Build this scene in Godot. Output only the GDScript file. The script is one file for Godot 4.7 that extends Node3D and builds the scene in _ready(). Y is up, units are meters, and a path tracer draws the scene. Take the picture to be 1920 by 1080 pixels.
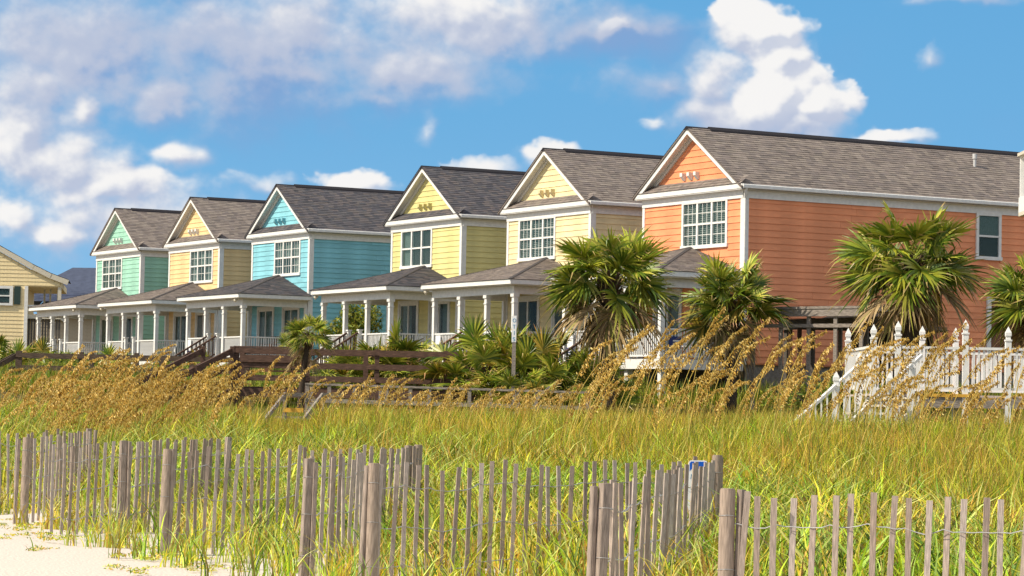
extends Node3D

var rng := RandomNumberGenerator.new()
var mats := {}
var boxes := {}
const F := 5.15          # height of the upper eave above the porch floor


# ------------------------------------------------------------------ helpers
class Mb:
	var v := PackedVector3Array()
	var n := PackedVector3Array()
	var c := PackedColorArray()
	var col := Color.WHITE

	func tri(a: Vector3, b: Vector3, d: Vector3) -> void:      # counter-clockwise seen from outside
		var m := (b - a).cross(d - a).normalized()
		v.append(a); v.append(d); v.append(b)
		for i in 3:
			n.append(m)
			c.append(col)

	func quad(a: Vector3, b: Vector3, d: Vector3, e: Vector3) -> void:
		tri(a, b, d)
		tri(a, d, e)

	func qn(a: Vector3, b: Vector3, d: Vector3, e: Vector3, na: Vector3, nb: Vector3, nd: Vector3, ne: Vector3) -> void:
		for p in [[a, na], [d, nd], [b, nb], [a, na], [e, ne], [d, nd]]:
			v.append(p[0]); n.append(p[1]); c.append(col)

	func box(lo: Vector3, hi: Vector3) -> void:
		xbox(Transform3D(Basis(), (lo + hi) / 2), hi - lo)

	func xbox(t: Transform3D, s: Vector3) -> void:
		var h := s / 2
		var p := []
		for k in 8:
			p.append(t * Vector3(h.x if k & 1 else -h.x, h.y if k & 2 else -h.y, h.z if k & 4 else -h.z))
		quad(p[4], p[5], p[7], p[6])
		quad(p[1], p[0], p[2], p[3])
		quad(p[5], p[1], p[3], p[7])
		quad(p[0], p[4], p[6], p[2])
		quad(p[6], p[7], p[3], p[2])
		quad(p[0], p[1], p[5], p[4])

	# a box with chamfered long edges (long axis x)
	func cham(l: float, h: float, w: float, e: float) -> void:
		var pr := [Vector2(h / 2 - e, w / 2), Vector2(h / 2, w / 2 - e), Vector2(h / 2, -w / 2 + e), Vector2(h / 2 - e, -w / 2), Vector2(-h / 2 + e, -w / 2), Vector2(-h / 2, -w / 2 + e), Vector2(-h / 2, w / 2 - e), Vector2(-h / 2 + e, w / 2)]
		for i in 8:
			var a: Vector2 = pr[i]
			var b: Vector2 = pr[(i + 1) % 8]
			quad(Vector3(-l / 2, a.x, a.y), Vector3(l / 2, a.x, a.y), Vector3(l / 2, b.x, b.y), Vector3(-l / 2, b.x, b.y))
			tri(Vector3(l / 2, 0, 0), Vector3(l / 2, b.x, b.y), Vector3(l / 2, a.x, a.y))
			tri(Vector3(-l / 2, 0, 0), Vector3(-l / 2, a.x, a.y), Vector3(-l / 2, b.x, b.y))

	# convex outline (counter-clockwise in x, y) pushed out from z0 to z1
	func prism(o: Array, z0: float, z1: float) -> void:
		var m := o.size()
		for i in m:
			var a: Vector2 = o[i]
			var b: Vector2 = o[(i + 1) % m]
			quad(Vector3(a.x, a.y, z1), Vector3(a.x, a.y, z0), Vector3(b.x, b.y, z0), Vector3(b.x, b.y, z1))
			if i > 0 and i < m - 1:
				var q: Vector2 = o[0]
				tri(Vector3(q.x, q.y, z1), Vector3(a.x, a.y, z1), Vector3(b.x, b.y, z1))
				tri(Vector3(q.x, q.y, z0), Vector3(b.x, b.y, z0), Vector3(a.x, a.y, z0))

	func tube(pts: Array, r: Array, sides := 6, cap := true) -> void:
		var rings := []
		for i in pts.size():
			var d: Vector3 = (pts[mini(i + 1, pts.size() - 1)] - pts[maxi(i - 1, 0)]).normalized()
			var s := d.cross(Vector3(0.13, 0.2, 0.97)).normalized()
			var u := s.cross(d)
			var ring := []
			for k in sides:
				var a := TAU * k / sides
				ring.append([pts[i] + (s * cos(a) + u * sin(a)) * float(r[i]), s * cos(a) + u * sin(a)])
			rings.append(ring)
		for i in pts.size() - 1:
			for k in sides:
				var k2 := (k + 1) % sides
				var a = rings[i][k]; var b = rings[i][k2]; var d = rings[i + 1][k2]; var e = rings[i + 1][k]
				qn(a[0], e[0], d[0], b[0], a[1], e[1], d[1], b[1])
		if cap:
			for k in sides:
				var q := pts.size() - 1
				tri(pts[q], rings[q][(k + 1) % sides][0], rings[q][k][0])

	func mesh(m: Material = null) -> ArrayMesh:
		var a := []
		a.resize(Mesh.ARRAY_MAX)
		a[Mesh.ARRAY_VERTEX] = v
		a[Mesh.ARRAY_NORMAL] = n
		a[Mesh.ARRAY_COLOR] = c
		var r := ArrayMesh.new()
		r.add_surface_from_arrays(Mesh.PRIMITIVE_TRIANGLES, a)
		if m:
			r.surface_set_material(0, m)
		return r


func lin(r: float, g: float, b: float) -> Color:
	return Color(r, g, b).linear_to_srgb()


func noise_tex(seed_: int, freq: float, lo: float, hi: float, octaves := 4, size := 256) -> NoiseTexture2D:
	var f := FastNoiseLite.new()
	f.seed = seed_
	f.frequency = freq
	f.fractal_octaves = octaves
	var t := NoiseTexture2D.new()
	t.width = size; t.height = size
	t.seamless = true
	t.noise = f
	var g := Gradient.new()
	g.set_color(0, Color(lo, lo, lo)); g.set_color(1, Color(hi, hi, hi))
	t.color_ramp = g
	return t


# a plain surface with a soft grain: stretch is how the grain runs (object axes), bump in centimetres
func mat(called: String, c: Color, rough := 0.7, stretch := Vector3(1, 1, 1), lo := 0.85, hi := 1.0, bump := 0.0, freq := 0.03, world := false) -> StandardMaterial3D:
	if mats.has(called):
		return mats[called]
	var m := StandardMaterial3D.new()
	m.resource_name = called
	m.albedo_color = c
	m.roughness = rough
	m.metallic_specular = 0.35
	if lo < 1.0:
		var key := "tex_%s_%s_%s" % [lo, hi, freq]
		if not mats.has(key):
			mats[key] = noise_tex(mats.size() + 3, freq, lo, hi)
		m.albedo_texture = mats[key]
		m.uv1_triplanar = true
		m.uv1_world_triplanar = world
		m.uv1_scale = stretch
		if bump > 0.0:
			m.heightmap_enabled = true
			m.heightmap_texture = mats[key]
			m.heightmap_scale = bump
	mats[called] = m
	return m


func leafy(called: String, glow: float, rough := 0.55) -> StandardMaterial3D:
	var m := StandardMaterial3D.new()
	m.resource_name = called
	m.vertex_color_use_as_albedo = true
	m.roughness = rough
	m.metallic_specular = 0.4
	m.cull_mode = BaseMaterial3D.CULL_DISABLED
	if glow > 0.0:
		m.backlight_enabled = true
		m.backlight = Color(glow, glow, glow).linear_to_srgb()
	mats[called] = m
	return m


func put(parent: Node, called: String, mesh: Mesh, m: Material, t := Transform3D()) -> MeshInstance3D:
	var o := MeshInstance3D.new()
	o.name = called
	o.mesh = mesh
	if m:
		o.material_override = m
	o.transform = t
	parent.add_child(o, true)
	return o


func thing(called: String, label: String, category: String, at := Vector3.ZERO, group := "", turn := 0.0) -> Node3D:
	var o := Node3D.new()
	o.name = called
	add_child(o, true)
	o.position = at
	o.rotation.y = turn
	tag(o, label, category, group)
	return o


func tag(o: Node, label: String, category: String, group := "", kind := "") -> void:
	if label: o.set_meta("label", label)
	if category: o.set_meta("category", category)
	if group: o.set_meta("group", group)
	if kind: o.set_meta("kind", kind)


func box_mesh(s: Vector3, e := 0.0) -> ArrayMesh:
	var key := "%.3f %.3f %.3f %.3f" % [s.x, s.y, s.z, e]
	if not boxes.has(key):
		var b := Mb.new()
		if e > 0.0:
			b.cham(s.x, s.y, s.z, e)
		else:
			b.xbox(Transform3D(), s)
		boxes[key] = b.mesh()
	return boxes[key]


# a straight piece of timber from a to b: h across (up), w across (sideways)
func beam(parent: Node, called: String, a: Vector3, b: Vector3, h: float, w: float, m: Material, e := 0.0, side := Vector3.ZERO) -> MeshInstance3D:
	var x := (b - a).normalized()
	var up := Vector3.UP if absf(x.y) < 0.95 else Vector3(0, 0, 1)
	var z := x.cross(up).normalized()
	if side != Vector3.ZERO:
		z = (side - x * side.dot(x)).normalized()
	var y := z.cross(x)
	return put(parent, called, box_mesh(Vector3(a.distance_to(b), h, w), e), m, Transform3D(Basis(x, y, z), (a + b) / 2))


func slab(parent: Node, called: String, lo: Vector3, hi: Vector3, m: Material) -> MeshInstance3D:
	return put(parent, called, box_mesh(hi - lo), m, Transform3D(Basis(), (lo + hi) / 2))


func ground(x: float, d: float) -> float:
	var dl := clampf(18.9 - 2.416 * x, 13.0, 36.0)
	var h := 0.0
	if d < 55.0:
		h = 1.0 * smoothstep(0.0, 1.0, clampf((d - dl) / (55.0 - dl), 0.0, 1.0))
	else:
		var k := [[55.0, 1.0], [70.0, 1.2], [80.0, 1.85], [92.0, 2.2], [115.0, 2.5], [170.0, 3.0], [400.0, 3.2], [4000.0, 4.0]]
		h = 4.0
		for i in k.size() - 1:
			if d < k[i + 1][0]:
				h = lerpf(k[i][1], k[i + 1][1], smoothstep(0.0, 1.0, (d - k[i][0]) / (k[i + 1][0] - k[i][0])))
				break
	return h + 0.05 * sin(x * 1.3 + d * 0.31) * sin(d * 0.43 + 1.0) * clampf((d - 20.0) / 10.0, 0.0, 1.0)


func inside(x: float, d: float) -> float:      # metres behind the line on which the dune grass begins
	return (d - (18.9 - 2.416 * x)) / 2.61


# ------------------------------------------------------------------ sky
var cloud_noise := FastNoiseLite.new()
var cloud_rough := FastNoiseLite.new()
var cloud_puffs := FastNoiseLite.new()
# az, el (degrees), half widths, strength, brightness
var puffs := [
	[-9.1, 7.3, 3.9, 1.7, 0.85, 0.30], [-5.4, 7.0, 3.1, 1.8, 0.8, 0.16], [-4.5, 7.9, 2.8, 1.0, 0.9, 0.55], [-1.0, 8.1, 3.4, 1.0, 0.95, 0.62],
	[2.3, 7.9, 2.6, 0.75, 0.8, 0.08], [-10.1, 5.6, 1.3, 1.5, 0.95, 0.75], [-9.3, 5.1, 1.6, 1.2, 0.85, 0.72], [-7.2, 6.35, 1.3, 0.7, 0.75, 0.55],
	[-8.85, 6.3, 0.72, 0.55, 0.95, 0.8], [-6.9, 5.2, 1.0, 0.45, 0.75, 0.7], [-8.4, 4.4, 1.9, 0.7, 0.85, 0.8], [-9.3, 3.35, 0.62, 0.52, 1.0, 0.9],
	[-10.4, 3.9, 0.8, 0.7, 0.8, 0.75], [-3.5, 4.8, 0.95, 0.42, 0.95, 0.85], [-5.2, 4.75, 0.8, 0.3, 0.62, 0.6], [-1.9, 5.9, 0.5, 0.36, 0.46, 0.6],
	[-0.5, 5.1, 1.25, 0.32, 0.68, 0.65], [1.0, 5.4, 0.9, 0.4, 0.85, 0.75], [5.1, 8.0, 1.05, 0.95, 1.25, 0.98], [4.1, 7.0, 0.95, 0.8, 0.85, 0.65],
	[5.6, 6.7, 1.4, 0.9, 1.25, 1.0], [6.5, 6.5, 0.95, 0.75, 1.15, 0.95], [4.9, 6.0, 1.7, 0.6, 0.95, 0.35], [2.15, 8.05, 0.62, 0.3, 1.0, 0.8],
	[2.9, 6.9, 1.7, 0.7, 0.5, 0.3], [8.6, 7.4, 0.45, 0.32, 0.42, 0.5], [9.2, 8.65, 1.7, 0.3, 0.62, 0.5], [8.0, 5.8, 0.8, 0.25, 0.75, 0.7], [3.1, 6.05, 0.5, 0.25, 0.6, 0.7],
	[4.6, 6.3, 1.7, 0.85, 0.9, 0.45], [6.1, 6.1, 1.2, 0.7, 0.95, 0.6], [5.5, 7.3, 0.7, 0.7, 1.1, 0.92], [4.0, 6.4, 0.9, 0.7, 0.8, 0.5], [-6.0, 7.4, 5.4, 1.9, 0.74, 0.36], [-10.2, 6.6, 1.6, 1.2, 0.8, 0.5], [-8.2, 3.7, 3.4, 1.1, 0.72, 0.62], [-2.2, 7.2, 3.2, 1.2, 0.74, 0.5],
	[-3.0, 6.6, 1.6, 0.6, 0.55, 0.25], [-7.0, 8.9, 3.0, 0.6, 0.8, 0.5], [2.4, 7.75, 1.4, 0.3, 0.7, 0.0], [-6.5, 3.9, 1.1, 0.4, 0.6, 0.75],
]


var grid := PackedFloat32Array()
const GW := 380
const GH := 176


func puff_grid() -> void:      # thickness and brightness of the nearby clouds, every tenth of a degree from az -19, el -1
	grid.resize(GW * GH * 2)
	for y in GH:
		for x in GW:
			var a := -19.0 + x * 0.1
			var e := -1.0 + y * 0.1
			var best := 0.0
			var light := 0.0
			var total := 0.0001
			for p in puffs:
				var dx := (a - float(p[0])) / float(p[2])
				var dy := (e - float(p[1])) / float(p[3])
				var q := 1.15 - sqrt(dx * dx + dy * dy)
				if q > 0.0:
					best = maxf(best, float(p[4]) * q)
					var w := q * sqrt(q)
					light += w * clampf(float(p[5]) + 0.22 * (dy * 1.1 - dx * 0.5), 0.0, 1.05)
					total += w
			grid[(y * GW + x) * 2] = best
			grid[(y * GW + x) * 2 + 1] = light / total


func cloud_field(az: float, el: float) -> Vector2:      # thickness, brightness
	var u := az * 7.0
	var v := el * 8.5
	var wx := cloud_noise.get_noise_2d(u, v + 300.0)
	var wy := cloud_noise.get_noise_2d(u + 500.0, v)
	var gx := clampf((az + wx * 0.62 + 19.0) * 10.0, 0.0, GW - 1.01)
	var gy := clampf((el + wy * 0.5 + 1.0) * 10.0, 0.0, GH - 1.01)
	var x := int(gx)
	var y := int(gy)
	var fx := gx - x
	var fy := gy - y
	var k := (y * GW + x) * 2
	var k2 := k + GW * 2
	var best := lerpf(lerpf(grid[k], grid[k + 2], fx), lerpf(grid[k2], grid[k2 + 2], fx), fy)
	var light := lerpf(lerpf(grid[k + 1], grid[k + 3], fx), lerpf(grid[k2 + 1], grid[k2 + 3], fx), fy)
	if best <= 0.02:
		return Vector2(0.0, light)
	var puffy := -cloud_puffs.get_noise_2d((az + wx * 0.15) * 10.0, (el + wy * 0.15) * 12.0)
	return Vector2(best * 0.85 + (puffy * 0.20 + cloud_rough.get_noise_2d(az * 16.0, el * 19.0) * 0.20) * (0.45 + 0.75 * light) - 0.14, light)


func sky_at(az: float, el: float, dir: Vector3) -> Color:
	var up := clampf(el / 60.0, 0.0, 1.0)
	var base := Color(0.195, 0.46, 0.74).lerp(Color(0.128, 0.385, 0.685), clampf(el / 9.0, 0.0, 1.0))
	base = base.lerp(Color(0.06, 0.22, 0.55), smoothstep(0.1, 1.0, up))
	base = base.lerp(Color(0.34, 0.56, 0.80), (1.0 - smoothstep(0.0, 6.5, el)) * 0.55 * (1.0 - smoothstep(-6.0, 10.0, az) * 0.75))
	var near := (1.0 - smoothstep(13.0, 18.0, absf(az))) * (1.0 - smoothstep(9.5, 14.0, el))
	var thick := 0.0
	var bright := 0.6
	var edge := 0.0
	if near > 0.0:
		var f := cloud_field(az, el)
		thick = f.x * near
		bright = f.y
		if f.x > -0.1:
			var g := cloud_field(az - 0.16, el + 0.17)
			edge = clampf((f.x - g.x) * 1.5, -0.30, 0.42) * (0.4 + 0.6 * bright)
	if near < 1.0:
		var q := dir * Vector3(1, 1.7, 1)
		var w := cloud_noise.get_noise_3dv(q * 90.0) * 0.9 + cloud_rough.get_noise_3dv(q * 220.0) * 0.28 + 0.24
		var w2 := cloud_noise.get_noise_3dv((q + Vector3(-0.015, 0.015, 0)) * 90.0) * 0.9
		thick += w * 1.7 * (1.0 - near)
		bright = lerpf(0.92 - clampf(w, 0.0, 0.6) * 0.4, bright, near)
		edge += clampf((w - w2) * 1.2, -0.25, 0.3) * (1.0 - near)
	thick = maxf(thick, 0.10 * smoothstep(-0.2, 0.6, cloud_noise.get_noise_2d(az * 4.0 + 40.0, el * 7.0)) * near)      # thin veil between the clouds
	var alpha := smoothstep(0.0, lerpf(0.66, 0.26, smoothstep(0.6, 1.0, bright)), thick)
	var lit := clampf(bright * 0.86 + edge + cloud_rough.get_noise_2d(az * 9.0 + 90.0, el * 12.0) * 0.12, 0.0, 1.0)
	var shade := Color(0.22, 0.36, 0.62).lerp(Color(0.47, 0.52, 0.66), smoothstep(0.0, 0.3, lit))
	var cloud := shade.lerp(Color(0.91, 0.885, 0.86), smoothstep(0.25, 1.0, lit))
	return base.lerp(cloud, alpha * 0.95) * 0.95


func sky_dir(az: float, el: float) -> Vector3:
	var ra := deg_to_rad(az)
	var re := deg_to_rad(el)
	return Vector3(sin(ra) * cos(re), sin(re), -cos(ra) * cos(re))


func make_sky() -> Image:
	cloud_noise.seed = 11
	cloud_noise.frequency = 0.045
	cloud_noise.fractal_octaves = 5
	cloud_rough.seed = 5
	cloud_rough.frequency = 0.06
	cloud_rough.fractal_octaves = 5
	cloud_rough.fractal_gain = 0.55
	cloud_puffs.seed = 8
	cloud_puffs.noise_type = FastNoiseLite.TYPE_CELLULAR
	cloud_puffs.cellular_return_type = FastNoiseLite.RETURN_DISTANCE
	cloud_puffs.frequency = 0.11
	cloud_puffs.fractal_octaves = 3
	cloud_puffs.fractal_gain = 0.5
	puff_grid()
	var im := Image.create(1024, 512, false, Image.FORMAT_RGBF)
	for y in 512:
		for x in 1024:
			var az := (x + 0.5 - 512.0) / 1024.0 * 360.0
			var el := 90.0 - (y + 0.5) / 512.0 * 180.0
			im.set_pixel(x, y, sky_at(az, maxf(el, 0.0), sky_dir(az, maxf(el, 0.0))) if el > -2.0 else Color(0.36, 0.35, 0.32))
	return im


# the part of the same sky behind the houses, at a resolution that holds the cloud edges: a piece of a dome far beyond everything
func make_sky_backdrop() -> void:
	var w := 1400
	var h := 600
	var a0 := -17.0
	var a1 := 17.0
	var e0 := -1.2
	var e1 := 13.3
	var im := Image.create(w, h, false, Image.FORMAT_RGBF)
	for y in h:
		var el := lerpf(e1, e0, (y + 0.5) / h)
		for x in w:
			var az := lerpf(a0, a1, (x + 0.5) / w)
			im.set_pixel(x, y, sky_at(az, maxf(el, 0.0), sky_dir(az, maxf(el, 0.0))))
	var st := SurfaceTool.new()
	st.begin(Mesh.PRIMITIVE_TRIANGLES)
	for i in 25:
		for j in 11:
			st.set_uv(Vector2(i / 24.0, 1.0 - j / 10.0))
			st.add_vertex(sky_dir(lerpf(a0, a1, i / 24.0), lerpf(e0, e1, j / 10.0)) * 2800.0 + Vector3(0, 1.45, 0))
	for i in 24:
		for j in 10:
			var k := i * 11 + j
			for q in [k, k + 1, k + 12, k, k + 12, k + 11]:
				st.add_index(q)
	st.generate_normals()
	var m := StandardMaterial3D.new()
	m.resource_name = "sky"
	m.shading_mode = BaseMaterial3D.SHADING_MODE_UNSHADED
	m.albedo_texture = ImageTexture.create_from_image(im)
	m.texture_repeat = false
	m.cull_mode = BaseMaterial3D.CULL_DISABLED
	var o := put(self, "sky", st.commit(), m)
	o.cast_shadow = GeometryInstance3D.SHADOW_CASTING_SETTING_ON
	tag(o, "", "", "", "structure")


# ------------------------------------------------------------------ houses
# courses of shingle tabs on a plane: u along the eave, v up the slope; the spans run from l0 + l1 v to r0 + r1 v
func shingles(b: Mb, org: Vector3, u: Vector3, v: Vector3, vmax: float, l0: float, l1: float, r0: float, r1: float, tones: Array, wide := 0.24) -> void:
	var nrm := u.cross(v).normalized()
	var e := 0.14
	var k := 0
	while k * e < vmax:
		var v0 := k * e
		var v1 := minf(v0 + e + 0.01, vmax)
		var left := l0 + l1 * v0
		var right := r0 + r1 * v0
		var x := left - rng.randf() * wide
		while x < right:
			var x1 := x + wide * rng.randf_range(0.6, 1.25)
			var xa := maxf(x, left)
			var xb := minf(x1, right)
			if xb - xa > 0.01:
				var t: Color = tones[rng.randi() % tones.size()]
				b.col = t * rng.randf_range(0.93, 1.07)
				var la := clampf(xa, l0 + l1 * v1, r0 + r1 * v1)
				var lb := clampf(xb, l0 + l1 * v1, r0 + r1 * v1)
				var up := nrm * rng.randf_range(0.012, 0.022)
				var p0 := org + u * xa + v * v0
				var p1 := org + u * xb + v * v0
				var p2 := org + u * lb + v * v1 + nrm * 0.003
				var p3 := org + u * la + v * v1 + nrm * 0.003
				b.quad(p0 + up, p1 + up, p2, p3)
				b.quad(p0 - nrm * 0.004, p1 - nrm * 0.004, p1 + up, p0 + up)
			x = x1
		k += 1


# lapped boards between two heights on the plane z = 0 of the given frame, leaving the openings free
func siding(h: Node3D, frame: Transform3D, x0: float, x1: float, y0: float, y1: float, holes: Array, m: Array) -> void:
	var e := 0.2
	var y := y0
	while y < y1 - 0.02:
		var top := minf(y + e, y1)
		var spans := [[x0, x1]]
		for o in holes:
			if o[1] < top - 0.01 and o[3] > y + 0.01:
				var rest := []
				for s in spans:
					if o[0] > s[0] and o[0] < s[1]: rest.append([s[0], o[0]])
					if o[2] > s[0] and o[2] < s[1]: rest.append([o[2], s[1]])
					if o[2] <= s[0] or o[0] >= s[1]: rest.append(s)
				spans = rest
		for s in spans:
			var l: float = s[1] - s[0]
			if l < 0.03: continue
			var cuts := [0.0]
			while l - cuts.back() > 4.6:      # long runs are pieced together from several boards
				cuts.append(snappedf(cuts.back() + rng.randf_range(2.4, 4.4), 0.2))
			cuts.append(l)
			for k in cuts.size() - 1:
				var a: float = cuts[k]
				put(h, "siding_board", board_mesh(float(cuts[k + 1]) - a - (0.006 if k < cuts.size() - 2 else 0.0), top - y), m[rng.randi() % m.size()], frame * Transform3D(Basis(), Vector3(s[0] + a, y, 0)))
		y += e


func board_mesh(l: float, t: float) -> ArrayMesh:
	var key := "board %.2f %.2f" % [l, t]
	if not boxes.has(key):
		var b := Mb.new()
		var o := 0.027
		var i := 0.006
		b.quad(Vector3(0, 0, o), Vector3(l, 0, o), Vector3(l, t, i), Vector3(0, t, i))
		b.quad(Vector3(0, 0, 0), Vector3(l, 0, 0), Vector3(l, 0, o), Vector3(0, 0, o))
		b.quad(Vector3(0, 0, 0), Vector3(0, 0, o), Vector3(0, t, i), Vector3(0, t, 0))
		b.quad(Vector3(l, 0, o), Vector3(l, 0, 0), Vector3(l, t, 0), Vector3(l, t, i))
		b.quad(Vector3(0, t, i), Vector3(l, t, i), Vector3(l, t, 0), Vector3(0, t, 0))
		boxes[key] = b.mesh()
	return boxes[key]


# a window: w wide, h tall, n units side by side, each with two sashes; t puts its lower left corner on the wall
func window(h: Node3D, t: Transform3D, w: float, hh: float, units: int, style: String) -> void:
	var white: Material = mats.white
	var f := Node3D.new()
	f.name = "window"
	h.add_child(f, true)
	f.transform = t
	var tr := 0.1
	slab(f, "sill", Vector3(-0.03, -0.03, -0.02), Vector3(w + 0.03, tr - 0.02, 0.075), white)
	slab(f, "trim", Vector3(0, hh - tr, -0.02), Vector3(w, hh + 0.02, 0.055), white)
	slab(f, "trim", Vector3(0, tr - 0.02, -0.02), Vector3(tr, hh - tr, 0.052), white)
	slab(f, "trim", Vector3(w - tr, tr - 0.02, -0.02), Vector3(w, hh - tr, 0.052), white)
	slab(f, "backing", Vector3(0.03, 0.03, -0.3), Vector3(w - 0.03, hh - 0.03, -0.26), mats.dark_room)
	var uw := (w - 2 * tr - 0.09 * (units - 1)) / units
	var y0 := tr - 0.02
	var y1 := hh - tr
	var ym := (y0 + y1) / 2
	for k in units:
		var x := tr + k * (uw + 0.09)
		if k > 0:
			slab(f, "mullion", Vector3(x - 0.09, y0, -0.02), Vector3(x, y1, 0.045), white)
		slab(f, "meeting_rail", Vector3(x, ym - 0.03, -0.005), Vector3(x + uw, ym + 0.03, 0.035), white)
		for s in 2:
			var a := y0 if s == 0 else ym + 0.03
			var b := ym - 0.03 if s == 0 else y1
			var z := 0.004 if s == 0 else 0.014
			slab(f, "pane", Vector3(x, a, z), Vector3(x + uw, b, z + 0.006), mats.glass)
			if style != "plain":
				slab(f, "muntin", Vector3(x, (a + b) / 2 - 0.009, z + 0.006), Vector3(x + uw, (a + b) / 2 + 0.009, z + 0.016), white)
				for q in ([1] if style == "half" else [1, 2]):
					var xm: float = x + uw * q / (2.0 if style == "half" else 3.0)
					slab(f, "muntin", Vector3(xm - 0.009, a, z + 0.005), Vector3(xm + 0.009, b, z + 0.015), white)
		if style == "blinds":
			var bl := Mb.new()
			var y := y0 + 0.02
			while y < y1:
				bl.xbox(Transform3D(Basis(Vector3.RIGHT, 0.6), Vector3(x + uw / 2, y, -0.06)), Vector3(uw, 0.004, 0.05))
				y += 0.062
			tag(put(f, "blind", bl.mesh(), mats.blind), "", "", "", "stuff")
		else:
			var low := y0 if style == "plain" and k == 0 else (ym if rng.randf() < 0.75 else y0)
			slab(f, "shade", Vector3(x + 0.01, low, -0.09), Vector3(x + uw - 0.01, y1, -0.08), mats.shade if style != "plain" or k == 0 else mats.dark_room)


func sliding_door(h: Node3D, t: Transform3D, w: float, hh: float, curtain: int) -> void:
	var f := Node3D.new()
	f.name = "door"
	h.add_child(f, true)
	f.transform = t
	var white: Material = mats.white
	for x in [0.0, w - 0.1]:
		slab(f, "frame", Vector3(x, 0, -0.02), Vector3(x + 0.1, hh, 0.055), white)
	slab(f, "frame", Vector3(0.1, hh - 0.12, -0.02), Vector3(w - 0.1, hh, 0.055), white)
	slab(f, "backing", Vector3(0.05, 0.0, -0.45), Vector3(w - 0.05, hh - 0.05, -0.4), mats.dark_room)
	var m := w / 2
	for k in 2:
		var a := 0.1 if k == 0 else m - 0.03
		var b := m + 0.03 if k == 0 else w - 0.1
		var z := 0.0 if k == 0 else 0.03
		for x in [a, b - 0.07]:
			slab(f, "stile", Vector3(x, 0.03, z - 0.02), Vector3(x + 0.07, hh - 0.12, z + 0.015), white)
		slab(f, "rail", Vector3(a + 0.07, hh - 0.2, z - 0.02), Vector3(b - 0.07, hh - 0.12, z + 0.015), white)
		slab(f, "rail", Vector3(a + 0.07, 0.03, z - 0.02), Vector3(b - 0.07, 0.16, z + 0.015), white)
		slab(f, "pane", Vector3(a + 0.07, 0.16, z - 0.004), Vector3(b - 0.07, hh - 0.2, z + 0.002), mats.glass)
		if curtain & (1 << k):
			var cu := Mb.new()
			var n := 14
			for i in n:
				var x0 := lerpf(a + 0.03, b - 0.03, float(i) / n)
				var x1 := lerpf(a + 0.03, b - 0.03, float(i + 1) / n)
				var za := -0.12 + 0.025 * (i % 2)
				var zb := -0.12 + 0.025 * ((i + 1) % 2)
				cu.quad(Vector3(x0, 0.08, za), Vector3(x1, 0.08, zb), Vector3(x1, hh - 0.14, zb), Vector3(x0, hh - 0.14, za))
			put(f, "curtain", cu.mesh(), mats.curtain)


func railing(h: Node3D, a: Vector3, b: Vector3, top: float, m: Material, gap := 0.1, name_ := "baluster") -> void:
	var up := Vector3.UP
	beam(h, "top_rail", a + up * (top - 0.03), b + up * (top - 0.03), 0.05, 0.09, m)
	beam(h, "bottom_rail", a + up * 0.09, b + up * 0.09, 0.05, 0.05, m)
	var l := a.distance_to(b)
	var n := int(l / gap)
	for i in range(1, n):
		var p := a.lerp(b, float(i) / n)
		put(h, name_, box_mesh(Vector3(0.04, top - 0.17, 0.03)), m, Transform3D(Basis(), p + up * (0.115 + (top - 0.17) / 2)))


func porch_post(h: Node3D, p: Vector3, height: float) -> void:
	var b := Mb.new()
	b.box(Vector3(-0.075, 0, -0.075), Vector3(0.075, height, 0.075))
	b.box(Vector3(-0.1, 0, -0.1), Vector3(0.1, 0.12, 0.1))
	b.box(Vector3(-0.095, height - 0.3, -0.095), Vector3(0.095, height - 0.26, 0.095))
	b.box(Vector3(-0.11, height - 0.1, -0.11), Vector3(0.11, height, 0.11))
	put(h, "post", boxes_or("porch post", b), mats.white, Transform3D(Basis(), p))


func boxes_or(key: String, b: Mb) -> ArrayMesh:
	if not boxes.has(key):
		boxes[key] = b.mesh()
	return boxes[key]


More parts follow.
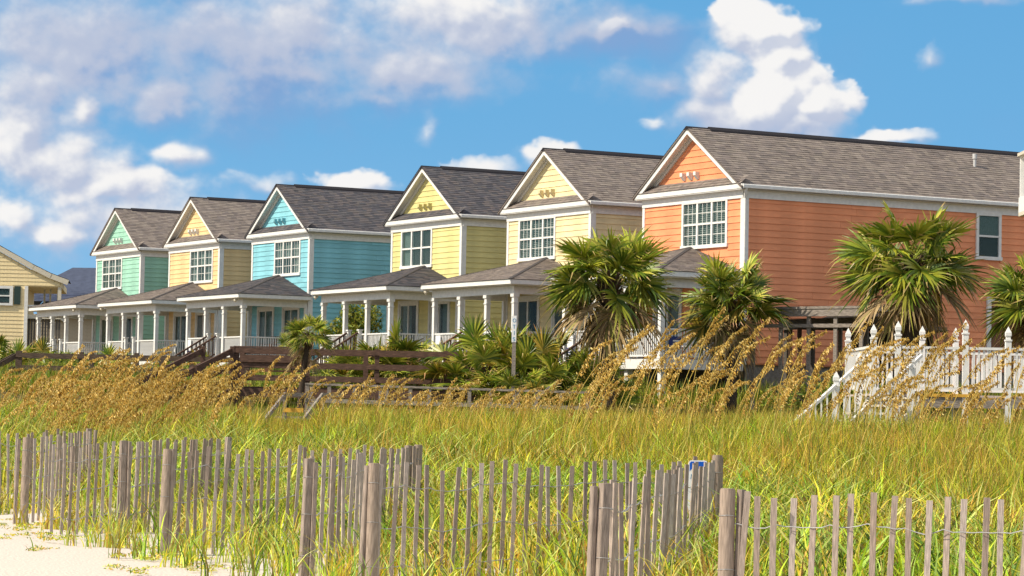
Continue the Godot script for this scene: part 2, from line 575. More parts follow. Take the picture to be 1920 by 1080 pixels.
func house(at: Vector3, label: String, c: Color, s: Dictionary) -> void:
	# at is the left end of the upper front eave; x runs along the front, z out to the sea
	var h := thing("beach_house", label, "house", at - Vector3(0, F, 0), "pastel gabled beach houses in a row", -deg_to_rad(60.43))
	var nm: String = s.name
	var wm := []
	for k in 3:
		var cc := c * (1.0 + (k - 1) * 0.035)
		wm.append(mat("paint_%s_%d" % [nm, k], cc.linear_to_srgb(), 0.62, Vector3(0.22, 0.5, 0.22), 0.88, 1.0, 0.0, 0.02))
	var white: Material = mats.white
	var depth: float = s.depth
	var wz := -0.22
	# core of the walls
	slab(h, "wall", Vector3(0.22, -0.1, -depth), Vector3(5.78, 2.5, wz - 0.5), wm[1])
	var holes := [[0.9, 0.0, 2.55, 2.25], [3.35, 0.0, 5.0, 2.25], [s.win, 3.47, s.win + 2.5, 4.93]]
	for q in [[0.22, -0.1, 0.9, 5.12], [2.55, -0.1, 3.35, 2.3], [5.0, -0.1, 5.78, 5.12], [0.9, 2.25, 5.0, 3.47], [0.9, 3.47, s.win, 5.12], [s.win + 2.5, 3.47, 5.0, 5.12], [s.win, 4.93, s.win + 2.5, 5.12]]:
		if q[2] - q[0] > 0.01:
			slab(h, "wall", Vector3(q[0], q[1], wz - 0.5), Vector3(q[2], q[3], wz), wm[1])
	slab(h, "wall", Vector3(0.22, 2.5, -depth), Vector3(5.78, 5.12, wz - 0.5), wm[1])
	slab(h, "foundation", Vector3(0.3, -1.5, -depth + 0.1), Vector3(5.7, -0.1, -0.4), mats.block)
	# boards, corner boards, frieze
	siding(h, Transform3D(Basis(), Vector3(0, 0, wz)), 0.33, 5.67, -0.06, 4.86, holes, wm)
	for x in [0.2, 5.67]:
		slab(h, "corner_board", Vector3(x, -0.1, wz - 0.1), Vector3(x + 0.13, 4.86, wz + 0.045), white)
	slab(h, "frieze", Vector3(0.2, 4.86, wz - 0.03), Vector3(5.8, 5.12, wz + 0.06), white)
	slab(h, "corner_board", Vector3(5.76, -0.1, wz - 0.15), Vector3(5.825, 4.86, wz + 0.048), white)
	var side := Transform3D(Basis(Vector3(0, 0, -1), Vector3(0, 1, 0), Vector3(1, 0, 0)), Vector3(5.78, 0, wz))
	var sh: Array = s.get("side_holes", [])
	siding(h, side, 0.15, depth + wz, -0.06, 4.86, sh, wm)
	slab(h, "frieze", Vector3(5.74, 4.86, -depth), Vector3(5.84, 5.1, wz - 0.02), white)
	slab(h, "soffit", Vector3(5.7, 5.1, -depth), Vector3(6.02, 5.125, -0.03), white)
	# gutter along the right eave
	beam(h, "gutter", Vector3(6.03, 5.19, -depth), Vector3(6.03, 5.19, 0.0), 0.13, 0.1, white, 0.02)
	# windows and doors
	window(h, Transform3D(Basis(), Vector3(s.win, 3.47, wz)), 2.5, 1.46, 3, s.style)
	sliding_door(h, Transform3D(Basis(), Vector3(0.9, 0, wz)), 1.65, 2.25, s.curtains[0])
	sliding_door(h, Transform3D(Basis(), Vector3(3.35, 0, wz)), 1.65, 2.25, s.curtains[1])
	# pent roof under the gable
	slab(h, "fascia", Vector3(-0.02, 5.13, -0.05), Vector3(6.02, 5.27, 0.02), white)
	slab(h, "soffit", Vector3(0.0, 5.1, -0.3), Vector3(6.0, 5.13, 0.0), white)
	var pent := Mb.new()
	shingles(pent, Vector3(0.0, 5.275, 0.035), Vector3.RIGHT, Vector3(0, 0.64, -0.77).normalized(), 0.42, 0.02, 0.0, 5.98, 0.0, s.tones)
	tag(put(h, "pent_roof", pent.mesh(), mats.shingle), "", "", "", "stuff")
	# gable
	var gz := -0.3
	var b := Mb.new()
	b.prism([Vector2(0.2, 5.2), Vector2(5.8, 5.2), Vector2(3.0, 7.02)], gz - 0.2, gz)
	put(h, "gable_wall", b.mesh(), wm[1])
	var y := 5.5
	while y < 6.75:
		var w0 := (6.9 - y) * 1.5 - 0.1
		var w1 := maxf((6.9 - y - 0.2) * 1.5 - 0.1, 0.02)
		var g := Mb.new()
		g.quad(Vector3(-w0, 0, 0.028), Vector3(w0, 0, 0.028), Vector3(w1, 0.2, 0.006), Vector3(-w1, 0.2, 0.006))
		g.quad(Vector3(-w0, 0, 0), Vector3(w0, 0, 0), Vector3(w0, 0, 0.028), Vector3(-w0, 0, 0.028))
		put(h, "gable_board", boxes_or("gable %.2f" % y, g), wm[rng.randi() % 3], Transform3D(Basis(), Vector3(3.0, y, gz)))
		y += 0.2
	var sl := Vector3(3.0, 2.0, 0).normalized()
	for k in [-1.0, 1.0]:
		var foot := Vector3(3.0 + k * 3.02, 5.19, 0.0)
		var top := Vector3(3.0, 7.205, 0.0)
		var inn := Vector3(-k * 0.045, -0.075, 0)
		var rb := Mb.new()
		var o2 := [Vector2(0, 7.16), Vector2(k * 3.0, 5.16), Vector2(k * 2.74, 5.16), Vector2(0, 6.98)]
		if k > 0: o2.reverse()
		rb.prism(o2, -0.02, 0.025)
		put(h, "rake_board", boxes_or("rake %d" % int(k), rb), white, Transform3D(Basis(), Vector3(3.0, 0, 0)))
		var so := Mb.new()
		var o3 := [Vector2(0, 7.1), Vector2(k * 2.92, 5.17), Vector2(k * 2.86, 5.17), Vector2(0, 7.06)]
		if k > 0: o3.reverse()
		so.prism(o3, gz, -0.02)
		put(h, "rake_soffit", boxes_or("rake soffit %d" % int(k), so), white, Transform3D(Basis(), Vector3(3.0, 0, 0)))
		var ib := Mb.new()
		var o4 := [Vector2(0, 7.06), Vector2(k * 2.83, 5.18), Vector2(k * 2.62, 5.18), Vector2(0, 6.92)]
		if k > 0: o4.reverse()
		ib.prism(o4, gz, gz + 0.05)
		put(h, "gable_trim", boxes_or("gable trim %d" % int(k), ib), white, Transform3D(Basis(), Vector3(3.0, 0, 0)))
	# three small brackets on the gable
	for x in [2.45, 2.83, 3.2]:
		var br := Mb.new()
		br.prism([Vector2(-0.02, 0.0), Vector2(0.03, 0.0), Vector2(0.15, 0.13), Vector2(0.15, 0.24), Vector2(-0.02, 0.24)], -0.065, 0.065)
		put(h, "bracket", boxes_or("bracket", br), white if s.white_brackets else wm[0], Transform3D(Basis(Vector3.UP, -PI / 2), Vector3(x, 5.58, gz + 0.02)))
	# main roof
	var cs := Vector3(3.05, 2.033, 0)
	var roof := Mb.new()
	var vl := cs.length()
	roof.col = s.tones[0]
	roof.quad(Vector3(6.05, 5.165, 0.06), Vector3(6.05, 5.165, -depth), Vector3(3.0, 7.198, -depth), Vector3(3.0, 7.198, 0.06))
	roof.quad(Vector3(-0.05, 5.165, -depth), Vector3(-0.05, 5.165, 0.06), Vector3(3.0, 7.198, 0.06), Vector3(3.0, 7.198, -depth))
	roof.quad(Vector3(6.05, 5.11, -depth), Vector3(6.05, 5.11, 0.06), Vector3(3.0, 7.14, 0.06), Vector3(3.0, 7.14, -depth))
	roof.quad(Vector3(-0.05, 5.11, 0.06), Vector3(-0.05, 5.11, -depth), Vector3(3.0, 7.14, -depth), Vector3(3.0, 7.14, 0.06))
	roof.quad(Vector3(6.05, 5.11, 0.06), Vector3(6.05, 5.165, 0.06), Vector3(3.0, 7.198, 0.06), Vector3(3.0, 7.14, 0.06))
	roof.quad(Vector3(-0.05, 5.165, 0.06), Vector3(-0.05, 5.11, 0.06), Vector3(3.0, 7.14, 0.06), Vector3(3.0, 7.198, 0.06))
	roof.prism([Vector2(0.3, 5.1), Vector2(5.7, 5.1), Vector2(3.0, 6.95)], -depth, -depth + 0.1)
	var rf := put(h, "roof", roof.mesh(), mats.shingle)
	var shn := Mb.new()
	shingles(shn, Vector3(6.05, 5.172, 0.07), Vector3(0, 0, -1), Vector3(-3.05, 2.033, 0).normalized(), vl, 0.0, 0.0, depth, 0.0, s.tones)
	shingles(shn, Vector3(-0.05, 5.172, -depth), Vector3(0, 0, 1), Vector3(3.05, 2.033, 0).normalized(), vl, 0.0, 0.0, depth + 0.07, 0.0, s.tones, 0.9)
	tag(put(rf, "shingles", shn.mesh(), mats.shingle), "", "", "", "stuff")
	var rv := Mb.new()
	rv.prism([Vector2(-0.2, -0.12), Vector2(0.2, -0.12), Vector2(0.16, -0.05), Vector2(0, 0.055), Vector2(-0.16, -0.05)], -depth + 0.5, -0.75)
	put(rf, "ridge_vent", rv.mesh(), mats.ridge, Transform3D(Basis(), Vector3(3, 7.2, 0)))
	var rc := Mb.new()
	rc.prism([Vector2(-0.15, -0.085), Vector2(0.15, -0.085), Vector2(0, 0.022)], -0.75, 0.07)
	put(rf, "ridge_cap", rc.mesh(), mats.ridge, Transform3D(Basis(), Vector3(3, 7.2, 0)))
	if s.has("pipe"):
		var pp := Mb.new()
		pp.tube([Vector3.ZERO, Vector3(0, 0.3, 0)], [0.05, 0.05], 8)
		pp.tube([Vector3(0, 0.26, 0), Vector3(0, 0.42, 0)], [0.075, 0.075], 8)
		put(rf, "vent_pipe", pp.mesh(), mats.metal, Transform3D(Basis(), s.pipe))
	# porch: floor, rim, posts, beams, ceiling, hipped roof
	slab(h, "porch_floor", Vector3(0.08, -0.06, wz + 0.06), Vector3(5.92, 0.0, 2.72), mats.deck_grey)
	slab(h, "rim_board", Vector3(0.06, -0.3, 2.7), Vector3(5.94, -0.015, 2.75), white)
	for x in [0.05, 5.9]:
		slab(h, "rim_board", Vector3(x, -0.3, wz + 0.06), Vector3(x + 0.045, -0.015, 2.7), white)
	for x in [0.2, 2.05, 3.87, 5.7]:
		porch_post(h, Vector3(x, 0, 2.58), 2.1)
		slab(h, "pier", Vector3(x - 0.09, -1.9, 2.45), Vector3(x + 0.09, -0.3, 2.63), mats.white if s.name == "orange" else mats.old_wood)
	for x in [0.2, 5.7]:
		slab(h, "pilaster", Vector3(x - 0.06, 0, wz + 0.05), Vector3(x + 0.06, 2.1, wz + 0.15), white)
		slab(h, "beam", Vector3(x - 0.07, 2.1, wz + 0.06), Vector3(x + 0.07, 2.36, 2.5), white)
	slab(h, "beam", Vector3(0.12, 2.1, 2.5), Vector3(5.78, 2.36, 2.66), white)
	slab(h, "porch_ceiling", Vector3(-0.05, 2.362, wz + 0.06), Vector3(6.08, 2.4, 2.93), mats.cream)
	slab(h, "gutter", Vector3(-0.1, 2.4, 2.9), Vector3(6.12, 2.545, 2.99), white)
	for x in [-0.1, 6.04]:
		slab(h, "gutter", Vector3(x, 2.4, wz + 0.06), Vector3(x + 0.08, 2.545, 2.9), white)
	var pa := Vector3(3.0, 3.5, wz + 0.03)
	var fl := Vector3(-0.12, 2.55, 3.02)
	var fr := Vector3(6.14, 2.55, 3.02)
	var bl := Vector3(-0.12, 2.55, wz + 0.03)
	var brr := Vector3(6.14, 2.55, wz + 0.03)
	var pr := Mb.new()
	pr.col = s.tones[0]
	pr.tri(fl, fr, pa)
	pr.tri(fr, brr, pa)
	pr.tri(bl, fl, pa)
	pr.quad(fl, bl, brr, fr)
	var prf := put(h, "porch_roof", pr.mesh(), mats.shingle)
	var ps := Mb.new()
	for q in [[fl, fr], [fr, brr], [bl, fl]]:
		var a: Vector3 = q[0]
		var e: Vector3 = q[1]
		var u := (e - a).normalized()
		var foot := a + u * (pa - a).dot(u)
		var vv := (pa - foot)
		var t0 := (foot - a).length()
		var l := a.distance_to(e)
		var vl2 := vv.length()
		shingles(ps, a + vv.cross(u).normalized() * -0.006, u, vv.normalized(), vl2, 0.0, t0 / vl2, l, -(l - t0) / vl2, s.tones)
	tag(put(prf, "shingles", ps.mesh(), mats.shingle), "", "", "", "stuff")
	for p in [fl, fr]:
		beam(prf, "hip_cap", p + Vector3(0, 0.008, 0), pa + Vector3(0, 0.008, 0), 0.03, 0.12, mats.hip)
	# railings with a gap for the stairs
	railing(h, Vector3(0.28, 0, 2.58), Vector3(1.97, 0, 2.58), 0.9, white)
	railing(h, Vector3(2.13, 0, 2.58), Vector3(2.47, 0, 2.58), 0.9, white)
	railing(h, Vector3(3.5, 0, 2.58), Vector3(3.79, 0, 2.58), 0.9, white)
	railing(h, Vector3(3.95, 0, 2.58), Vector3(5.62, 0, 2.58), 0.9, white)
	for x in [0.2, 5.7]:
		railing(h, Vector3(x, 0, 2.5), Vector3(x, 0, wz + 0.15), 0.9, white)
	for x in [2.53, 3.44]:
		var nw := Mb.new()
		nw.box(Vector3(-0.06, -0.2, -0.06), Vector3(0.06, 1.0, 0.06))
		nw.box(Vector3(-0.09, 1.0, -0.09), Vector3(0.09, 1.05, 0.09))
		put(h, "newel_post", boxes_or("newel", nw), white, Transform3D(Basis(), Vector3(x, 0, 2.66)))
	var lamp := Mb.new()
	lamp.tube([Vector3(0, 0, 0), Vector3(-0.03, -0.1, 0.12)], [0.05, 0.07], 8)
	put(h, "flood_light", boxes_or("flood", lamp), mats.cream, Transform3D(Basis(), Vector3(0.1 if s.lamp == 0 else 5.6, 2.36, 2.8)))
	if s.has("extra"):
		house_extra(h, wm)
	# stairs down to the sand
	if s.stairs != "":
		var st := thing("porch_stairs", s.stairs, "stairs", h.position + h.basis * Vector3(2.98, 0, 2.78), "brown stairs from the porches", h.rotation.y)
		var sm: Material = mats.red_wood if s.red else mats.brown_wood
		var run := 0.29
		var rise := 0.18
		var steps := 7
		for i in steps:
			slab(st, "tread", Vector3(-0.42, -rise * (i + 1) - 0.04, run * i), Vector3(0.42, -rise * (i + 1), run * i + 0.27), sm)
		for x in [-0.46, 0.46]:
			var low := Vector3(x, -rise * steps, run * steps)
			beam(st, "stringer", Vector3(x, -0.2, 0.0), low + Vector3(0, -0.1, 0), 0.24, 0.04, sm)
			beam(st, "handrail", Vector3(x, 0.92, -0.03), low + Vector3(0, 0.92, 0), 0.06, 0.09, sm)
			beam(st, "lower_rail", Vector3(x, 0.2, 0.0), low + Vector3(0, 0.2, 0), 0.05, 0.05, sm)
			for i in 12:
				var p := Vector3(x, 0.2, 0).lerp(low + Vector3(0, 0.2, 0), (i + 0.5) / 12.0)
				put(st, "baluster", box_mesh(Vector3(0.04, 0.68, 0.04)), sm, Transform3D(Basis(), p + Vector3(0, 0.36, 0)))
			slab(st, "post", low + Vector3(-0.05, -0.4, -0.05), low + Vector3(0.05, 1.02, 0.05), sm)


func house_extra(h: Node3D, wm: Array) -> void:
	# the long side of the orange house: downspout, window, lower door frame
	var white: Material = mats.white
	beam(h, "downspout", Vector3(6.03, 5.14, -0.12), Vector3(5.88, 4.86, -0.2), 0.07, 0.09, white, 0.015)
	beam(h, "downspout", Vector3(5.87, 4.9, -0.2), Vector3(5.87, 0.0, -0.2), 0.07, 0.09, white, 0.015)
	var side := Basis(Vector3(0, 0, -1), Vector3(0, 1, 0), Vector3(1, 0, 0))
	slab(h, "window_backing", Vector3(5.781, 3.5, -9.95), Vector3(5.787, 4.85, -9.05), mats.dark_room)
	slab(h, "window_shade", Vector3(5.788, 4.2, -9.93), Vector3(5.792, 4.85, -9.07), mats.shade)
	window(h, Transform3D(side, Vector3(5.80, 3.44, -9.0)), 1.0, 1.46, 1, "plain")
	slab(h, "trim", Vector3(5.76, -0.1, -9.62), Vector3(5.86, 2.25, -9.46), white)
	slab(h, "trim", Vector3(5.76, 2.12, -12.3), Vector3(5.86, 2.25, -9.62), white)
	slab(h, "side_door", Vector3(5.74, 0.0, -12.3), Vector3(5.8, 2.12, -9.62), mats.red_wood)


# ------------------------------------------------------------------ plants
func grass_clump(seed_: int, blades: int, h0: float, h1: float, wide: float, spread: float, bend: float, cols: Array) -> ArrayMesh:
	rng.seed = seed_
	var b := Mb.new()
	for i in blades:
		var a := rng.randf() * TAU
		var r := spread * sqrt(rng.randf())
		var p := Vector3(cos(a) * r, -0.04, sin(a) * r)
		var h := rng.randf_range(h0, h1)
		var la := rng.randf() * TAU
		var out := Vector3(cos(la), 0, sin(la)) * rng.randf_range(0.05, 1.0) * bend + Vector3(0.16 * bend, 0, 0)
		var w := wide * rng.randf_range(0.7, 1.3)
		var sa := rng.randf() * TAU
		var side := Vector3(cos(sa), 0, sin(sa))
		b.col = cols[rng.randi() % cols.size()] * rng.randf_range(0.75, 1.25)
		var pts := []
		for k in 5:
			var t := k / 4.0
			pts.append(p + Vector3(0, h * (t - 0.32 * bend * t * t * t), 0) + out * h * t * t)
		for k in 4:
			var w0 := w * (1.0 - pow(k / 4.0, 2.5)) / 2
			var w1 := w * (1.0 - pow((k + 1) / 4.0, 2.5)) / 2
			if k == 3:
				b.tri(pts[3] - side * w0, pts[3] + side * w0, pts[4])
			else:
				b.quad(pts[k] - side * w0, pts[k] + side * w0, pts[k + 1] + side * w1, pts[k + 1] - side * w1)
	return b.mesh()


func scatter(called: String, mesh: Mesh, m: Material, where: Array, tints: Array) -> MultiMeshInstance3D:
	var mm := MultiMesh.new()
	mm.transform_format = MultiMesh.TRANSFORM_3D
	mm.use_colors = true
	mm.mesh = mesh
	mm.instance_count = where.size()
	for i in where.size():
		mm.set_instance_transform(i, where[i])
		mm.set_instance_color(i, tints[i])
	var o := MultiMeshInstance3D.new()
	o.name = called
	o.multimesh = mm
	o.material_override = m
	add_child(o, true)
	return o


func fan_frond(elev: float, petiole: float, blade: float, segs: int, seed_: int, cols: Array, limp: float) -> ArrayMesh:
	rng.seed = seed_
	var b := Mb.new()
	var f := Vector3(cos(elev), sin(elev), 0)
	var pts := []
	var p := Vector3.ZERO
	var d := f
	for k in 5:
		pts.append(p)
		p += d * petiole / 4.0
		d = (d + Vector3(0, -0.05 - 0.05 * limp, 0)).normalized()
	b.col = cols[1] * 1.1
	b.tube(pts, [0.024, 0.019, 0.015, 0.012, 0.01], 4, false)
	var hub: Vector3 = pts[4]
	var s := Vector3(0, 0, 1)
	var u := s.cross(d).normalized()
	for i in segs:
		var a := lerpf(-2.15, 2.15, (i + 0.5) / segs)
		var costa := d * (0.25 * blade) + Vector3(0, -0.06 * blade, 0)
		var dir := (d * cos(a) + s * sin(a) + u * (0.20 - 0.05 * cos(a * 2.0))).normalized()
		var l := blade * (0.78 + 0.22 * cos(a)) * rng.randf_range(0.86, 1.06)
		var across := (dir.cross(u)).normalized().rotated(dir, 0.6 if i % 2 == 0 else -0.6)
		var c: Color = cols[rng.randi() % cols.size()] * rng.randf_range(0.8, 1.2)
		var tip: Color = c if rng.randf() < 0.6 else Color(0.52, 0.37, 0.16)
		var base := hub + costa * clampf(1.0 - absf(a) / 2.3, 0.0, 1.0)
		var droop := rng.randf_range(0.05, 0.3) + limp * rng.randf_range(0.1, 0.6)
		if rng.randf() < 0.2: droop += 0.5
		var q := []
		for k in 5:
			var t := k / 4.0
			q.append(base + dir * l * t + Vector3(0.04 * t * t * l, -droop * l * t * t * t, 0))
		var w := [0.016, 0.036, 0.034, 0.018, 0.0]
		for k in 4:
			var w0: float = w[k] * blade * 1.1
			var w1: float = w[k + 1] * blade * 1.1
			b.col = c if k < 3 else tip
			if k == 3:
				b.tri(q[3] - across * w0, q[3] + across * w0, q[4])
			else:
				b.quad(q[k] - across * w0, q[k] + across * w0, q[k + 1] + across * w1, q[k + 1] - across * w1)
	return b.mesh()


var fronds := []
var dead := []


func make_fronds() -> void:
	var green := [Color(0.18, 0.25, 0.025), Color(0.28, 0.33, 0.035), Color(0.10, 0.16, 0.018), Color(0.40, 0.41, 0.045), Color(0.50, 0.46, 0.08)]
	var brown := [Color(0.36, 0.25, 0.12), Color(0.46, 0.33, 0.17), Color(0.24, 0.155, 0.075), Color(0.3, 0.26, 0.08)]
	for e in [82.0, 60.0, 38.0, 16.0, -8.0, -32.0]:
		for k in 2:
			fronds.append([e, fan_frond(deg_to_rad(e), 0.74, 0.82, 34, 100 + k + int(e), green, 0.0 if e > 0.0 else 0.2)])
	for e in [-25.0, -55.0, -72.0]:
		dead.append(fan_frond(deg_to_rad(e), 0.55, 0.7, 26, 300 + int(e), brown, 0.8))


func palm(at: Vector3, crown: float, size: float, count: int, label: String, seed_: int, lean := 0.0) -> void:
	var t := thing("palm_tree", label, "palm tree", at, "cabbage palms before the houses")
	rng.seed = seed_
	var b := Mb.new()
	var pts := []
	var rad := []
	for k in 9:
		var q := k / 8.0
		pts.append(Vector3(lean * q * q, -0.3 + (crown + 0.3) * q, 0.02 * sin(q * 5.0)))
		rad.append(size * (0.17 - 0.03 * q + (0.035 if k % 2 == 0 else 0.0)))
	b.tube(pts, rad, 10)
	put(t, "trunk", b.mesh(), mats.trunk)
	var top: Vector3 = pts[8]
	var boot := Mb.new()
	for k in 42:
		var a := k * 2.399
		var y := -0.75 + 0.85 * k / 42.0
		var o := Vector3(cos(a), 0, sin(a))
		boot.xbox(Transform3D(Basis(o.cross(Vector3.UP), (Vector3.UP + o * 0.7).normalized(), o.cross(Vector3.UP).cross((Vector3.UP + o * 0.7).normalized())), top + Vector3(0, y * size, 0) + o * 0.2 * size), Vector3(0.07, 0.34, 0.04) * size)
	tag(put(t, "leaf_bases", boot.mesh(), mats.boot), "", "", "", "stuff")
	for k in count:
		var q := (k + 0.5) / count
		var want := rad_to_deg(asin(lerpf(0.90, -0.5, pow(q, 0.95)))) + rng.randf_range(-9, 9)
		var pick = fronds[0]
		for f in fronds:
			if absf(f[0] - want) + rng.randf() * 6.0 < absf(pick[0] - want):
				pick = f
		if rng.randf() < 0.1:
			continue      # gaps where fronds have been lost
		var turn := k * 2.399 + rng.randf_range(-0.35, 0.35)
		var s := size * rng.randf_range(0.82, 1.12)
		var fe := deg_to_rad(pick[0])
		var bs := Basis(Vector3.UP, turn) * Basis(Vector3(cos(fe), sin(fe), 0), rng.randf_range(-1.2, 1.2))
		put(t, "frond", pick[1], mats[["palm_leaf", "palm_leaf_young", "palm_leaf_old", "palm_leaf_old", "palm_leaf_dry"][clampi(int(q * 3.4 + rng.randf_range(-0.6, 1.4)), 0, 4)]], Transform3D(bs.scaled(Vector3(s, s, s)), top + Vector3(0, rng.randf_range(-0.12, 0.12), 0)))
	for k in int(count * 0.34):
		var s := size * rng.randf_range(0.85, 1.3)
		put(t, "dead_frond", dead[rng.randi() % 3], mats.dead_leaf, Transform3D(Basis(Vector3.UP, rng.randf() * TAU).scaled(Vector3(s, s, s)), top + Vector3(0, -0.1 - rng.randf() * 0.4, 0)))


func palmetto(at: Vector3, size: float, count: int, label: String, seed_: int) -> void:
	var t := thing("palmetto_shrub", label, "shrub", at, "fan palm shrubs along the boardwalk")
	rng.seed = seed_
	for k in int(count * 1.45):
		var want := lerpf(86.0, -12.0, (k + 0.5) / (count * 1.45)) + rng.randf_range(-14, 14)
		var pick = fronds[0]
		for f in fronds:
			if absf(f[0] - want) + rng.randf() * 5.0 < absf(pick[0] - want):
				pick = f
		var s := size * 0.66 * rng.randf_range(0.65, 1.15)
		var a := rng.randf() * TAU
		var r := 0.62 * size * sqrt(rng.randf())
		var fe := deg_to_rad(pick[0])
		var bs := Basis(Vector3.UP, -a + rng.randf_range(-1.2, 1.2)) * Basis(Vector3(cos(fe), sin(fe), 0), rng.randf_range(-0.7, 0.7))
		put(t, "frond", pick[1], mats[["palm_leaf_young", "palm_leaf", "palm_leaf_young", "palm_leaf_old", "palm_leaf_dry"][rng.randi() % 5]], Transform3D(bs.scaled(Vector3(s, s, s)), Vector3(cos(a) * r, rng.randf_range(0.0, 0.75) * size * (1.0 - r / (1.2 * size)), sin(a) * r)))


func leaf_cloud(seed_: int, count: int, size: Vector3, leaf: float, cols: Array, blobs := 7) -> ArrayMesh:
	rng.seed = seed_
	var b := Mb.new()
	var cs := []
	for i in blobs:
		cs.append([Vector3(rng.randf_range(-0.6, 0.6) * size.x, rng.randf_range(0.3, 0.85) * size.y, rng.randf_range(-0.6, 0.6) * size.z), rng.randf_range(0.22, 0.42)])
	for i in count:
		var q = cs[rng.randi() % blobs]
		var d := Vector3(rng.randfn(), rng.randfn(), rng.randfn()).normalized() * pow(rng.randf(), 0.4)
		var p: Vector3 = q[0] + d * float(q[1]) * Vector3(size.x, size.y, size.z)
		var x := Vector3(rng.randfn(), rng.randfn() * 0.7 + 0.3, rng.randfn()).normalized()
		var y := x.cross(Vector3(rng.randfn(), rng.randfn(), rng.randfn()).normalized()).normalized()
		var l := leaf * rng.randf_range(0.6, 1.3)
		b.col = cols[rng.randi() % cols.size()] * rng.randf_range(0.7, 1.3)
		b.quad(p - x * l, p - y * l * 0.28, p + x * l, p + y * l * 0.28)
	return b.mesh()


func shrub(called: String, at: Vector3, size: Vector3, count: int, leaf: float, cols: Array, label: String, cat: String, seed_: int, trunk := 0.0) -> void:
	var t := thing(called, label, cat, at)
	put(t, "crown" if trunk > 0.0 else "foliage", leaf_cloud(seed_, count, size, leaf, cols, 9), mats.leaf, Transform3D(Basis(), Vector3(0, trunk * 0.6, 0)))
	var b := Mb.new()
	rng.seed = seed_
	for k in 5:
		var a := rng.randf() * TAU
		b.tube([Vector3(0, -0.2, 0), Vector3(cos(a) * 0.1, size.y * 0.3 + trunk * 0.5, sin(a) * 0.1), Vector3(cos(a) * size.x * 0.5, size.y * 0.75 + trunk * 0.6, sin(a) * size.z * 0.5)], [0.05 + trunk * 0.03, 0.035, 0.01], 5)
	put(t, "trunk" if trunk > 0.0 else "stem", b.mesh(), mats.trunk)


func oat_meshes(h: float, lean: float, nod: float, seed_: int) -> Array:
	rng.seed = seed_
	var st := Mb.new()
	var hd := Mb.new()
	var pts := []
	for k in 11:
		var t := k / 10.0
		pts.append(Vector3(lean * h * (0.45 * t + 0.55 * t * t * t) + nod * 0.5 * pow(t, 7), h * (t - 0.10 * lean * pow(t, 4)) - nod * 0.34 * pow(t, 9), 0.04 * h * sin(t * 2.0 + seed_)))
	st.col = Color(0.60, 0.44, 0.10)
	var rad := []
	for k in 11:
		rad.append(lerpf(0.008, 0.0035, k / 10.0))
	st.tube(pts, rad, 4)
	for k in 3:
		st.col = Color(0.34, 0.32, 0.06)
		var a := rng.randf() * TAU
		var q := Vector3(cos(a), 0, sin(a))
		var base: Vector3 = pts[1 + k]
		var e := base + q * 0.28 + Vector3(0.15, 0.38, 0)
		var m := base + q * 0.1 + Vector3(0, 0.26, 0)
		var s := q.cross(Vector3.UP) * 0.006
		st.quad(base - s, base + s, m + s, m - s)
		st.tri(m - s, m + s, e + Vector3(0, -0.12, 0))
	var gold := [Color(0.66, 0.42, 0.085), Color(0.78, 0.54, 0.15), Color(0.48, 0.29, 0.05), Color(0.30, 0.165, 0.035), Color(0.86, 0.67, 0.27)]
	var length := minf(0.72, h * 0.46)
	var n := int(112 * length / 0.6)
	for i in n:
		var t := 1.0 - (length / h) * (1.0 - pow(i / float(n), 0.9))
		var fk := clampf(t * 10.0, 0.0, 9.99)
		var p: Vector3 = pts[int(fk)].lerp(pts[int(fk) + 1], fk - int(fk))
		var along: Vector3 = (pts[int(fk) + 1] - pts[int(fk)]).normalized()
		var reach := rng.randf_range(0.008, 0.09) * (1.1 - 0.7 * i / float(n))
		var o := Vector3(rng.randf_range(-0.2, 1.0), rng.randf_range(-0.85, 0.2), rng.randf_range(-0.55, 0.55)).normalized() * reach
		var c := p + o + along * reach * 0.45
		var ax := (Vector3(0.5, -1.0, 0) + Vector3(rng.randfn(), rng.randfn(), rng.randfn()) * 0.4 + o * 4.0).normalized()
		var s := ax.cross(Vector3(rng.randfn(), rng.randfn(), rng.randfn())).normalized()
		var l := rng.randf_range(0.017, 0.030)
		var w := l * 0.44
		hd.col = gold[rng.randi() % 5] * rng.randf_range(0.85, 1.15)
		hd.quad(c - ax * l, c + s * w, c + ax * l, c - s * w)
		var s2 := ax.cross(s) * 0.5
		hd.quad(c - ax * l, c + s2 * w, c + ax * l, c - s2 * w)
		hd.col = Color(0.55, 0.38, 0.10)
		var ps := along.cross(o).normalized() * 0.0022
		hd.tri(p - ps, p + ps, c - ax * l * 0.6)
	return [st.mesh(), hd.mesh()]


# ------------------------------------------------------------------ the sand fences
func slat_mesh(k: int) -> ArrayMesh:
	var key := "slat %d" % k
	if not boxes.has(key):
		rng.seed = 40 + k
		var b := Mb.new()
		var w := 0.0172
		var d := 0.007
		var y0 := -0.35
		var bow := rng.randf_range(-0.012, 0.012)
		var rows := []
		for i in 5:
			var t := i / 4.0
			var y := lerpf(y0, 1.0, t) + (rng.randf_range(-0.02, 0.025) if i == 4 else 0.0)
			var x := bow * sin(t * PI)
			var ww := w * rng.randf_range(0.9, 1.08)
			rows.append([Vector3(x - ww, y, d), Vector3(x + ww, y, d), Vector3(x + ww, y, -d), Vector3(x - ww, y, -d)])
		for i in 4:
			for j in 4:
				b.quad(rows[i][j], rows[i][(j + 1) % 4], rows[i + 1][(j + 1) % 4], rows[i + 1][j])
		b.quad(rows[4][0], rows[4][1], rows[4][2], rows[4][3])
		boxes[key] = b.mesh()
	return boxes[key]


